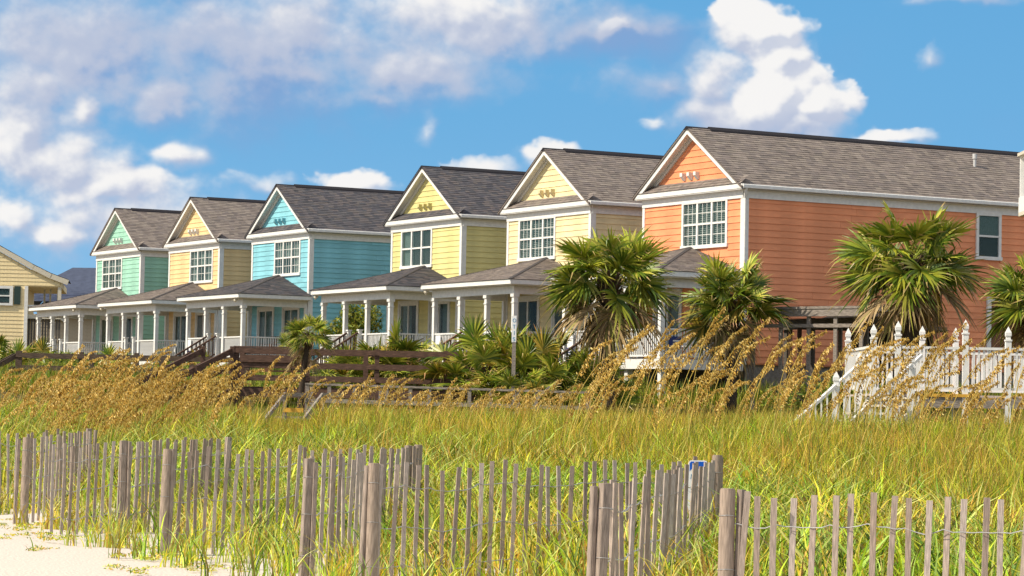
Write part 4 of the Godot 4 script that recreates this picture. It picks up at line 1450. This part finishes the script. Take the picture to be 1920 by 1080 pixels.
	for x in [0.0, 0.5, 1.07, 1.8, 2.34, 2.77, 3.22, 3.68, 4.16, 4.7, 5.2, 5.75, 6.4]:
		slab(g, "post", Vector3(x - 0.04, 0.5, -0.04), Vector3(x + 0.04, 2.0 - x * 0.012, 0.04), gw)
	for x in [0.0, 1.6, 3.2, 4.8, 6.4]:
		slab(g, "post", Vector3(x - 0.04, 0.5, -1.34), Vector3(x + 0.04, 1.98 - x * 0.012, -1.26), gw)
	for z in [0.062, -1.362]:
		beam(g, "rail", Vector3(-0.05, 1.64, z), Vector3(6.5, 1.58, z), 0.09, 0.035, gw)
		beam(g, "rail", Vector3(-0.05, 1.36, z), Vector3(6.5, 1.28, z), 0.12, 0.035, gw)
	for z in [0.0, -1.3]:
		beam(g, "rail_cap", Vector3(-0.05, 2.015, z), Vector3(6.5, 1.935, z), 0.04, 0.12, gw)
	beam(g, "brace", Vector3(5.2, 1.75, 0.1), Vector3(5.5, 2.05, 0.1), 0.06, 0.04, gw)
	var gs := thing("boardwalk_stairs", "short grey stairs with a yellow edged step at the end of the low walkway", "stairs", Vector3(-4.65, 1.34, -62.0))
	for z in [[Vector3(0, 0, 0.05)], [Vector3(0.9, 0, 0.9)]]:
		var a: Vector3 = z[0]
		beam(gs, "handrail", a + Vector3(0.02, 0.42, 0), a + Vector3(-0.4, 0.42, 0.6), 0.09, 0.05, gw)
		beam(gs, "handrail", a + Vector3(-0.4, 0.42, 0.6), a + Vector3(-0.75, -0.2, 2.0), 0.09, 0.05, gw)
		slab(gs, "post", a + Vector3(-0.44, -0.9, 0.56), a + Vector3(-0.36, 0.42, 0.64), gw)
		slab(gs, "post", a + Vector3(-0.74, -0.9, 1.9), a + Vector3(-0.67, -0.15, 1.97), gw)
	slab(gs, "step_edge", Vector3(-0.42, 0.02, 0.66), Vector3(0.02, 0.12, 0.72), mats.yellow_paint)
	for k in 3:
		slab(gs, "tread", Vector3(-0.6 - k * 0.12, -0.12 - k * 0.18, 0.75 + k * 0.4), Vector3(0.3 - k * 0.12, -0.07 - k * 0.18, 1.1 + k * 0.4), gw)
	# marker post with vertical lettering
	var p := thing("marker_post", "grey wooden post with a white lettered plate at its top, before the palm shrubs", "post", Vector3(0.08, 0, -72.0))
	slab(p, "pole", Vector3(-0.05, 0.8, -0.05), Vector3(0.05, 3.98, 0.05), gw)
	slab(p, "plate", Vector3(-0.065, 3.3, 0.05), Vector3(0.055, 4.0, 0.062), mats.sign_white)
	var k2 := 0
	for ch in ["O", "T", "I", "5"]:
		var tm := TextMesh.new()
		tm.text = ch
		tm.font_size = 16
		tm.pixel_size = 0.0085
		tm.depth = 0.004
		put(p, "letter", tm, mats.sign_teal, Transform3D(Basis(), Vector3(0.0, 3.88 - k2 * 0.165, 0.065)))
		k2 += 1
	# weathered shelter and dark roofed gazebo before the orange house
	var sh := thing("shelter", "grey weathered timber shelter with a flat roof against the orange wall", "shelter", Vector3(6.62, 0, -76.0), "", -0.5)
	beam(sh, "fascia", Vector3(0.0, 4.33, 0.0), Vector3(3.35, 4.36, 0.0), 0.2, 0.06, gw)
	beam(sh, "roof_edge", Vector3(-0.06, 4.47, -0.02), Vector3(3.4, 4.5, -0.02), 0.07, 0.14, mats.grey_wood)
	beam(sh, "roof", Vector3(-0.03, 4.46, -1.35), Vector3(3.38, 4.49, -1.35), 0.08, 2.5, gw)
	beam(sh, "beam", Vector3(0.0, 3.98, -0.02), Vector3(3.35, 4.0, -0.02), 0.1, 0.06, gw)
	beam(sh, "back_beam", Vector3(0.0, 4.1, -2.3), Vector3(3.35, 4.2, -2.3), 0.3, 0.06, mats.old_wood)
	for x in [0.1, 0.93, 1.76, 2.55, 3.3]:
		slab(sh, "post", Vector3(x - 0.05, 1.2, -0.11), Vector3(x + 0.05, 4.3, -0.03), gw)
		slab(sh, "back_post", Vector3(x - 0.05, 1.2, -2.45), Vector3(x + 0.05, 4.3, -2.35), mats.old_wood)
	var gz := thing("gazebo", "gazebo with a low dark brown hipped roof behind the tallest palm", "gazebo", Vector3(10.5, 0, -78.9))
	var gr := Mb.new()
	var ap := Vector3(0.08, 4.86, 0)
	var c0 := Vector3(-2.45, 4.05, 1.4); var c1 := Vector3(1.95, 4.0, 1.4); var c2 := Vector3(1.95, 4.0, -1.4); var c3 := Vector3(-2.45, 4.05, -1.4)
	gr.tri(c0, c1, ap); gr.tri(c1, c2, ap); gr.tri(c2, c3, ap); gr.tri(c3, c0, ap)
	gr.quad(c3, c2, c1, c0)
	put(gz, "roof", gr.mesh(), mats.dark_roof)
	for q in [c0, c1, c2, c3]:
		var v: Vector3 = q
		slab(gz, "post", Vector3(v.x * 0.94 - 0.06, 1.2, v.z * 0.92 - 0.06), Vector3(v.x * 0.94 + 0.06, 4.1, v.z * 0.92 + 0.06), mats.brown_wood)
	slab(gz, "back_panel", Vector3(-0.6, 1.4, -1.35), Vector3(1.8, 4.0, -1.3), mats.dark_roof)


func cap_post(o: Node3D, p: Vector3, top: float, low: float) -> void:
	var b := Mb.new()
	var h := top - low
	var s := 0.055
	b.box(Vector3(-s, 0, -s), Vector3(s, h - 0.3, s))
	b.box(Vector3(-s * 1.2, h - 0.29, -s * 1.2), Vector3(s * 1.2, h - 0.255, s * 1.2))
	var pr := [[0.255, 0.75], [0.21, 0.75], [0.18, 1.0], [0.12, 1.0], [0.0, 0.02]]
	for k in 4:
		var r0: float = pr[k][1] * s
		var r1: float = pr[k + 1][1] * s
		var y0: float = h - pr[k][0]
		var y1: float = h - pr[k + 1][0]
		for q in 4:
			var d0 := Vector3(1, 0, 1).rotated(Vector3.UP, q * PI / 2)
			var d1 := Vector3(1, 0, 1).rotated(Vector3.UP, (q + 1) * PI / 2)
			b.quad(d0 * r0 + Vector3(0, y0, 0), d1 * r0 + Vector3(0, y0, 0), d1 * r1 + Vector3(0, y1, 0), d0 * r1 + Vector3(0, y1, 0))
	put(o, "post", b.mesh(), mats.white, Transform3D(Basis(), p + Vector3(0, low, 0)))


func make_white_deck() -> void:
	var o := thing("deck", "raised deck with white balustrade and pointed post caps at the right edge", "deck", Vector3(7.0, 0, -53.0))
	var dk := 1.95
	var white: Material = mats.white
	var pink: Material = mat("deck_paint", lin(0.62, 0.50, 0.44), 0.7, Vector3(1, 1, 1), 0.85, 1.0)
	plank_deck(o, 0.0, 4.2, -4.2, -0.05, dk, pink)
	slab(o, "rim_board", Vector3(0, dk - 0.25, -0.05), Vector3(4.2, dk - 0.045, 0.0), mats.grey_wood)
	slab(o, "step_edge", Vector3(0.75, dk - 0.04, 0.002), Vector3(2.1, dk + 0.02, 0.03), mats.yellow_paint)
	for q in [[0.05, -0.1, 3.3], [0.52, -0.05, 3.37], [1.83, -0.05, 3.42], [2.66, -0.05, 3.3], [3.9, -0.05, 3.3], [0.05, -4.1, 3.35], [1.6, -4.1, 3.42], [2.3, -4.1, 3.4], [3.9, -4.1, 3.4]]:
		cap_post(o, Vector3(q[0], 0, q[1]), q[2], 0.9)
	for r in [[0.6, 1.76, -0.05], [1.9, 2.59, -0.05], [2.73, 3.83, -0.05], [0.12, 1.53, -4.1], [1.67, 2.23, -4.1], [2.37, 3.83, -4.1]]:
		railing(o, Vector3(r[0], dk + 0.04, r[2]), Vector3(r[1], dk + 0.04, r[2]), 0.9, white, 0.092)
	railing(o, Vector3(0.05, dk + 0.04, -0.2), Vector3(0.05, dk + 0.04, -4.0), 0.9, white, 0.13)
	beam(o, "top_rail", Vector3(0.05, 2.84, -0.1), Vector3(0.52, 2.84, -0.05), 0.07, 0.1, white)
	var s := thing("deck_stairs", "white stairs with sloping handrails running down left from the white deck", "stairs", Vector3(7.05, dk, -52.95))
	var run := Vector3(-1.75, -1.2, 3.1)
	var across := Vector3(0.84, 0, 0.47)
	for k in 2:
		var a := Vector3(-0.1, 0, 0) if k == 0 else across
		beam(s, "handrail", a + Vector3(0, 0.74, 0), a + run + Vector3(0, 0.62, 0), 0.06, 0.05, white)
		beam(s, "stringer", a + Vector3(0, -0.22, 0), a + run + Vector3(0, -0.26, 0), 0.2, 0.04, mats.cream)
		for t in [0.14, 0.46]:
			var p: Vector3 = a + run * float(t)
			cap_post(s, Vector3(p.x, 0, p.z), p.y + 0.95, p.y - 0.8)
		for i in 13:
			var p := a + run * (i + 0.5) / 13.0
			put(s, "baluster", box_mesh(Vector3(0.028, 0.95, 0.028)), white, Transform3D(Basis(), p + Vector3(0, 0.24, 0)))
	for k in 8:
		put(s, "tread", box_mesh(Vector3(0.95, 0.04, 0.3)), mats.cream, Transform3D(Basis(Vector3.UP, -0.51), run * (k + 0.6) / 8.0 + across * 0.45))


func make_palms() -> void:
	palm(Vector3(2.61, 1.3, -73.0), 3.75, 1.13, 42, "broad fan palm before the pale yellow and orange houses, left of the two neighbouring ones", 1)
	palm(Vector3(6.05, 1.5, -75.0), 3.1, 0.98, 38, "shorter fan palm in front of the orange house porch", 2)
	palm(Vector3(9.95, 1.15, -68.0), 4.25, 1.13, 44, "tallest fan palm, against the long orange side wall", 3)
	palm(Vector3(12.75, 1.15, -66.0), 3.3, 0.95, 40, "fan palm cut off by the right edge", 4)
	palm(Vector3(-5.42, 1.1, -70.5), 2.25, 0.44, 26, "small slender fan palm with a shaggy trunk before the sky blue house", 5, 0.2)
	palm(Vector3(-6.1, 1.3, -76.5), 1.95, 0.34, 18, "smallest fan palm, just left of the slender one with the shaggy trunk", 6)
	palmetto(Vector3(-0.55, 1.9, -74.2), 1.5, 34, "tall palmetto shrub left of the lettered post", 11)
	palmetto(Vector3(0.75, 1.8, -73.6), 1.4, 32, "palmetto shrub just right of the lettered post", 12)
	palmetto(Vector3(1.75, 1.6, -73.4), 1.2, 28, "palmetto shrub at the foot of the broad palm", 13)
	palmetto(Vector3(0.25, 1.35, -72.6), 0.95, 26, "low palmetto shrub in front of the lettered post", 14)
	palmetto(Vector3(-4.3, 1.9, -77.5), 1.3, 28, "palmetto shrub behind the brown rails, before the lime house porch", 15)
	palmetto(Vector3(-3.1, 2.0, -78.0), 1.35, 28, "spiky palmetto shrub before the corner post of the lime house", 16)
	palmetto(Vector3(-2.1, 1.7, -78.5), 0.85, 22, "lower palmetto shrub between the lime and pale yellow houses", 17)
	palmetto(Vector3(-5.3, 1.3, -77.0), 0.8, 20, "palmetto shrub behind the brown boardwalk, right of the slender palm", 18)
	palmetto(Vector3(-19.4, 2.3, -105.0), 1.45, 26, "large palmetto shrub at the left edge below the yellow house", 19)
	palmetto(Vector3(-17.0, 2.1, -101.0), 1.1, 22, "palmetto shrub beside the porch of the mint house", 20)
	palmetto(Vector3(-12.6, 2.0, -98.0), 0.95, 20, "palmetto shrub before the porch of the peach house", 21)
	palmetto(Vector3(-11.6, 2.4, -104.0), 0.95, 16, "tall palmetto shrub between the peach and sky blue porches", 22)
	palmetto(Vector3(-14.3, 2.0, -97.0), 1.05, 20, "palmetto shrub right of the mint house porch", 23)
	palmetto(Vector3(-0.9, 3.0, -98.0), 1.1, 18, "palmetto beside the wall between the lime and pale yellow houses", 24)
	palmetto(Vector3(-15.9, 1.9, -92.0), 0.95, 18, "palmetto shrub behind the left boardwalk", 25)
	var gr := [Color(0.15, 0.23, 0.02), Color(0.22, 0.27, 0.03), Color(0.34, 0.34, 0.04), Color(0.09, 0.14, 0.02)]
	shrub("pine_tree", Vector3(-5.95, 2.2, -106.0), Vector3(1.5, 2.4, 1.2), 4200, 0.10, [Color(0.08, 0.14, 0.015), Color(0.14, 0.19, 0.02), Color(0.3, 0.31, 0.035), Color(0.42, 0.38, 0.05)], "bushy pine tree seen through the porch of the lime house", "tree", 51, 1.6)
	var k := 0
	for q in [[Vector3(-19.5, 1.8, -99.0), Vector3(2.2, 1.5, 1.5), "bank of green shrubs below the mint house porch"], [Vector3(-15.8, 1.8, -95.0), Vector3(2.6, 1.4, 1.5), "green shrubs behind the left boardwalk"], [Vector3(-11.2, 1.8, -94.0), Vector3(2.2, 1.2, 1.3), "green shrubs below the peach house porch"],
		[Vector3(-3.9, 1.1, -79.5), Vector3(2.6, 1.5, 1.2), "dark shrubs behind the brown boardwalk rails"], [Vector3(0.6, 1.0, -80.0), Vector3(2.4, 2.0, 1.2), "dense green shrubs behind the lettered post"], [Vector3(2.6, 1.0, -76.5), Vector3(1.6, 1.3, 1.0), "shrubs under the broad palm"],
		[Vector3(8.1, 1.2, -70.0), Vector3(2.4, 1.35, 1.5), "rounded green mound of brush before the shelter"], [Vector3(-8.2, 1.3, -80.0), Vector3(2.4, 1.0, 1.2), "low shrubs behind the boardwalk stairs"], [Vector3(5.2, 1.1, -78.5), Vector3(1.6, 0.8, 1.0), "low shrubs in the shade under the orange house porch"]]:
		shrub("shrub", q[0], q[1], 2600, 0.085, gr, q[2], "shrub", 60 + k)
		k += 1


func make_fences() -> void:
	sand_fence(Vector2(-7.6, -34.5), Vector2(-5.78, -37.6), 23, 1.03, 1.09, "slatted sand fence at the left edge, meeting the farthest corner post", [[0.22, 1.12, "square"], [0.25, 1.1, "thin"], [1.0, 1.12, "square"], [1.0, 1.1, "thin", 0.07]], 1)
	sand_fence(Vector2(-5.83, -33.0), Vector2(-5.74, -37.6), 13, 1.02, 1.09, "slatted sand fence running back from the leftmost round post", [[0.0, 1.04, "round"], [0.0, 1.02, "thin", -0.1]], 2)
	sand_fence(Vector2(-5.0, -29.8), Vector2(-3.39, -33.0), 23, 1.0, 1.07, "slatted sand fence between the leftmost round post and the dark paired posts", [[1.0, 1.09, "square"]], 3)
	sand_fence(Vector2(-4.37, -31.0), Vector2(-3.36, -33.0), 12, 1.02, 1.07, "short slatted sand fence running back from the dark square post pair", [[0.0, 1.05, "square"], [0.0, 1.04, "thin", 0.07]], 4)
	sand_fence(Vector2(-3.37, -26.8), Vector2(-0.98, -29.0), 29, 1.0, 1.06, "slatted sand fence with even gaps left of the middle", [[0.0, 1.03, "round"], [0.0, 1.03, "thin", 0.065], [1.0, 1.09, "round"], [1.0, 1.08, "square", -0.09]], 5)
	sand_fence(Vector2(-1.70, -23.0), Vector2(-1.0, -28.9), 21, 1.01, 1.06, "crowded slatted sand fence running back from the square post left of the middle", [[0.0, 1.03, "square"], [0.0, 1.0, "thin", 0.065]], 6)
	sand_fence(Vector2(-1.07, -21.6), Vector2(1.75, -24.3), 29, 0.99, 1.06, "long slatted sand fence in the middle, from the pale round post", [[0.0, 1.03, "round"], [0.0, 1.01, "thin", -0.07]], 7)
	sand_fence(Vector2(0.58, -17.1), Vector2(1.80, -24.1), 27, 1.0, 1.06, "crowded slatted sand fence in front of the blue and white sign", [[0.0, 1.02, "square"], [0.0, 1.0, "thin", -0.06], [1.0, 1.11, "round", 0.0], [1.0, 1.09, "thin", 0.06]], 8)
	sand_fence(Vector2(1.28, -15.8), Vector2(3.3, -15.0), 20, 1.0, 1.0, "nearest slatted sand fence at the lower right corner", [[0.0, 1.035, "round", -0.02], [0.0, 1.03, "thin", 0.05]], 9)
	var s := thing("sign", "white sign with a blue band and script lettering behind the crowded slats", "sign", Vector3(1.578, 0.2, -24.02), "", 0.05)
	var o := []
	for q in [[0.0, 0.0], [0.17, 0.0], [0.17, 0.86]]:
		o.append(Vector2(q[0], q[1]))
	for k in 5:
		o.append(Vector2(0.14 + 0.03 * cos(PI / 2 * k / 4.0), 0.83 + 0.03 * sin(PI / 2 * k / 4.0)))
	for k in 5:
		o.append(Vector2(0.03 - 0.03 * sin(PI / 2 * k / 4.0), 0.83 + 0.03 * cos(PI / 2 * k / 4.0)))
	var b := Mb.new()
	b.prism(o.slice(3) + [Vector2(0, 0), Vector2(0.17, 0)], -0.006, 0.006)
	put(s, "panel", b.mesh(), mats.sign_white)
	var bl := Mb.new()
	var last := Vector2(0.01, 0.765)
	for k in 10:
		var x := 0.008 + 0.154 * (k + 1) / 10.0
		var nx := Vector2(x, 0.765 + 0.028 * sin(PI * clampf(x / 0.13, 0.0, 1.0)))
		bl.prism([last, nx, Vector2(nx.x, 0.85 - (0.014 if k > 8 else 0.0)), Vector2(last.x, 0.85 - (0.014 if k < 1 or k > 9 else 0.0))], 0.006, 0.0075)
		last = nx
	put(s, "blue_band", bl.mesh(), mats.sign_blue)
	var tm := TextMesh.new()
	tm.text = "Nour"
	tm.font_size = 16
	tm.pixel_size = 0.003
	tm.depth = 0.002
	var fn := SystemFont.new()
	fn.font_names = PackedStringArray(["Droid Serif"])
	fn.font_italic = true
	tm.font = fn
	put(s, "lettering", tm, mats.sign_teal, Transform3D(Basis(Vector3(1, 0.18, 0), Vector3(0.2, 1, 0), Vector3(0, 0, 1)), Vector3(0.075, 0.728, 0.008)))
	for k in 3:
		slab(s, "red_mark", Vector3(0.135, 0.38 - k * 0.045, 0.006), Vector3(0.16, 0.405 - k * 0.045, 0.008), mats.sign_red)
	slab(s, "red_mark", Vector3(0.045, 0.33, 0.006), Vector3(0.06, 0.42, 0.008), mats.sign_red)
	slab(s, "blue_foot", Vector3(0.008, 0.01, 0.006), Vector3(0.162, 0.22, 0.0075), mats.sign_blue)


func make_grass() -> void:
	rng.seed = 5
	var far := [Color(0.64, 0.56, 0.025), Color(0.50, 0.52, 0.022), Color(0.74, 0.58, 0.05), Color(0.27, 0.35, 0.016), Color(0.55, 0.34, 0.045), Color(0.78, 0.60, 0.12), Color(0.10, 0.115, 0.011), Color(0.42, 0.50, 0.022)]
	var near := [Color(0.48, 0.57, 0.028), Color(0.64, 0.64, 0.045), Color(0.25, 0.38, 0.018), Color(0.78, 0.64, 0.055), Color(0.10, 0.17, 0.012), Color(0.76, 0.50, 0.075), Color(0.68, 0.71, 0.21), Color(0.42, 0.27, 0.075)]
	var kinds := []
	for k in 4:
		kinds.append(grass_clump(500 + k, 18 if k < 3 else 9, 0.3 if k < 3 else 0.55, 0.82 if k < 3 else 1.12, 0.011 if k < 3 else 0.009, 0.17, 0.42 if k < 3 else 0.3, far if k < 3 else [Color(0.55, 0.33, 0.06), Color(0.62, 0.43, 0.08), Color(0.40, 0.22, 0.04), Color(0.30, 0.34, 0.03)]))
	for k in 3:
		kinds.append(grass_clump(600 + k, 13, 0.32, 0.88, 0.021, 0.13, 0.72, near))
	rng.seed = 71
	var nz := FastNoiseLite.new()
	nz.seed = 4
	nz.frequency = 0.12
	var where := [[], [], [], [], [], [], []]
	var tints := [[], [], [], [], [], [], []]
	var made := 0
	while made < 27000:
		var d := 13.0 + 50.0 * pow(rng.randf(), 0.72)
		var half := d * 0.2 + 1.5
		var x := rng.randf_range(-half, half)
		var s := inside(x, d)
		made += 1
		var patch := nz.get_noise_2d(x * 3.0, d * 1.6)
		var dens := smoothstep(-0.4, 4.2, s + patch * 3.4)
		if d > 56.5 and x > -5.7 and x < -4.2:
			continue      # trodden ground at the foot of the short grey stairs
		if x > -4.5 and s > -0.7 and s < 1.2:
			dens = maxf(dens, 0.15)
		if s < (-0.7 if x > -4.5 else -0.35) or rng.randf() > dens:
			continue
		var lush := 1.0 - smoothstep(3.5, 8.5, s)
		var k := rng.randi() % 4
		if rng.randf() < lush * 0.95 + 0.06:
			k = 4 + rng.randi() % 3
		var sc := rng.randf_range(0.75, 1.15) * (0.62 + 0.38 * smoothstep(0.0, 2.5, s))
		if d > 42.0 and x / d > -0.094 and x / d < -0.070: sc *= 0.62
		if d > 44.0: sc *= lerpf(1.0, 0.74, clampf((d - 44.0) / 10.0, 0.0, 1.0))
		var t := Basis(Vector3.UP, rng.randf() * TAU).scaled(Vector3(sc, sc * rng.randf_range(0.85, 1.15), sc))
		where[k].append(Transform3D(t, Vector3(x, ground(x, d) - 0.01, -d)))
		var warm := clampf(0.5 + patch * 1.6 + rng.randf_range(-0.4, 0.4), 0.0, 1.0)
		tints[k].append(Color(0.74, 1.0, 0.7).lerp(Color(1.08, 0.98, 1.0), warm) * rng.randf_range(0.55, 1.25))
	for k in 7:
		var o := scatter("dune_grass", kinds[k], mats.grass, where[k], tints[k])
		tag(o, "yellow green dune grass covering the slope" if k < 4 else "broad bladed beach grass growing through the sand fences", "grass", "", "stuff")
	var ww := []
	var wt := []
	for q in 5200:
		var d := rng.randf_range(61.0, 98.0)
		var x := rng.randf_range(-0.21, 0.21) * d
		var sc := rng.randf_range(0.9, 1.4) * (0.4 if d < 76.0 else 1.0)
		ww.append(Transform3D(Basis(Vector3.UP, rng.randf() * TAU).scaled(Vector3(sc * 1.3, sc, sc * 1.3)), Vector3(x, ground(x, d) - 0.02, -d)))
		wt.append(Color(0.55, 0.7, 0.6) * rng.randf_range(0.7, 1.15))
	tag(scatter("weeds", kinds[2], mats.grass, ww, wt), "green weeds on the ground between the boardwalks and the houses", "weeds", "", "stuff")
	# stray shoots on the bare sand
	var shoots := [[-6.0, 31.2, 0.5], [-4.95, 29.0, 0.35], [-4.2, 27.4, 0.32], [-3.6, 25.6, 0.4], [-2.6, 24.8, 0.45], [-2.2, 23.8, 0.4], [-4.6, 26.6, 0.25], [-2.9, 25.9, 0.5], [-1.95, 23.3, 0.35], [-3.1, 24.6, 0.3]]
	var i := 0
	for q in shoots:
		var m := grass_clump(800 + i, 5, q[2] * 0.6, q[2] * 1.2, 0.013, 0.05, 0.75, near)
		var o := put(self, "grass_shoot", m, mats.grass, Transform3D(Basis(), Vector3(q[0], ground(q[0], q[1]) + 0.01, -q[1])))
		tag(o, "small green shoot on the bare sand before the left fences", "grass shoot", "shoots on the bare sand")
		i += 1
	var creeper := leaf_cloud(900, 90, Vector3(0.5, 0.05, 0.35), 0.028, near, 6)
	var cw := []
	var ct := []
	for q in 46:
		var x := rng.randf_range(-6.2, -1.5)
		var d := 18.9 - 2.416 * x + rng.randf_range(-3.2, 0.6)
		var sc := rng.randf_range(0.35, 1.0)
		cw.append(Transform3D(Basis(Vector3.UP, rng.randf() * TAU).scaled(Vector3(sc, sc, sc)), Vector3(x, ground(x, d), -d)))
		ct.append(Color.WHITE)
	tag(scatter("sand_creeper", creeper, mats.leaf, cw, ct), "low green creeper patches at the edge of the sand", "ground cover", "", "stuff")


func make_oats() -> void:
	var sorts := []
	for q in [[1.05, 0.34, 0.3, 1], [1.3, 0.27, 0.1, 2], [1.55, 0.34, 0.45, 3], [1.8, 0.26, 0.2, 4], [2.1, 0.30, 0.4, 5], [2.45, 0.26, 0.25, 6], [1.4, 0.44, 0.2, 7], [1.95, 0.2, 0.5, 8], [2.3, 0.36, 0.1, 9], [1.65, 0.2, 0.35, 10], [1.15, 0.2, 0.45, 11], [1.45, 0.16, 0.25, 12], [2.2, 0.16, 0.5, 13]]:
		var r := oat_meshes(q[0], q[1], q[2], q[3])
		sorts.append([q[0], r[0], r[1]])
	var mass := []
	for k in 4:
		var st := SurfaceTool.new()
		st.append_from(sorts[[1, 2, 6, 9][k]][1], 0, Transform3D())
		st.append_from(sorts[[1, 2, 6, 9][k]][2], 0, Transform3D())
		mass.append(st.commit())
	rng.seed = 34
	for k in 4:
		var w := []
		var c := []
		for q in [[-8.9, -5.3, 44.0, 56.0, 34, 0.65, 1.0], [-5.2, 1.2, 47.0, 58.0, 9, 0.6, 0.85], [1.0, 9.0, 44.0, 52.0, 9, 0.7, 1.0]]:
			for i in int(q[4]):
				var d := rng.randf_range(q[2], q[3])
				var x: float = rng.randf_range(q[0], q[1]) * d / ((float(q[2]) + float(q[3])) / 2.0)
				var sc := rng.randf_range(q[5], q[6])
				w.append(Transform3D((Basis(Vector3.UP, rng.randf_range(-0.6, 0.6)) * Basis(Vector3(0, 0, 1), rng.randf_range(-0.2, 0.08))).scaled(Vector3(sc, sc, sc)), Vector3(x - 0.2, ground(x, d) - 0.03, -d)))
				c.append(Color.WHITE * rng.randf_range(0.8, 1.05))
		tag(scatter("sea_oats", mass[k], mats.straw, w, c), "mass of golden sea oats among and behind the nearest ones", "sea oats", "", "stuff")
	rng.seed = 33
	# x range, depth range, height range, how many, what they stand before
	var stands := [
		[-9.6, -8.2, 44.0, 54.0, 0.9, 1.5, 20, "golden sea oat leaning right, before the left end of the weathered boardwalk"],
		[-8.2, -7.1, 43.0, 54.0, 1.1, 1.85, 34, "golden sea oat leaning right, in the dense stand below the mint house porch"],
		[-7.1, -6.1, 43.0, 54.0, 1.15, 1.95, 34, "golden sea oat leaning right, in the dense stand below the peach house porch"],
		[-6.1, -5.0, 43.0, 54.0, 1.0, 1.75, 24, "golden sea oat leaning right, before the dark brown boardwalk stairs"],
		[-5.0, -3.6, 44.0, 55.0, 1.0, 1.65, 11, "golden sea oat among the loose ones before the sky blue house and its boardwalk"],
		[-3.6, -2.4, 44.0, 55.0, 0.85, 1.4, 7, "golden sea oat among the few before the short grey stairs"],
		[-2.4, -0.8, 46.0, 57.0, 0.8, 1.3, 18, "golden sea oat before the low grey walkway, below the lime yellow house"],
		[-0.8, 1.0, 46.0, 57.0, 0.8, 1.3, 22, "golden sea oat at the foot of the lettered post and its palm shrubs"],
		[0.9, 2.5, 38.0, 48.0, 1.3, 2.45, 25, "tall golden sea oat before the broad palm and the orange house porch"],
		[2.5, 3.4, 38.0, 48.0, 1.4, 2.6, 14, "tall golden sea oat before the shorter palm"],
		[3.4, 4.6, 38.0, 48.0, 1.3, 2.5, 15, "tall golden sea oat before the grey shelter"],
		[4.6, 6.2, 38.0, 47.0, 1.3, 2.45, 28, "tall golden sea oat before the white deck stairs"],
		[6.2, 7.6, 38.0, 47.0, 1.3, 2.45, 24, "tall golden sea oat before the middle of the white balustrade"],
		[7.6, 9.0, 38.0, 47.0, 1.3, 2.4, 20, "tall golden sea oat before the white balustrade, by the right edge"],
	]
	for s in stands:
		for i in int(s[6]):
			var d := rng.randf_range(s[2], s[3])
			var x := rng.randf_range(s[0], s[1]) * d / ((float(s[2]) + float(s[3])) / 2.0)
			var h: float = lerpf(s[4], s[5], pow(rng.randf(), 1.1))
			var pick = sorts[0]
			for q in sorts:
				if absf(q[0] - h) + rng.randf() * 0.4 < absf(pick[0] - h):
					pick = q
			var sc: float = h / pick[0]
			var t := thing("sea_oat", s[7], "sea oat", Vector3(x - 0.16 * h, ground(x, d) - 0.03, -d), s[7])
			t.basis = (Basis(Vector3.UP, rng.randf_range(-0.75, 0.75)) * Basis(Vector3(0, 0, 1), rng.randf_range(-0.20, 0.10))).scaled(Vector3(sc, sc, sc))
			put(t, "stem", pick[1], mats.straw)
			put(t, "seed_head", pick[2], mats.straw)
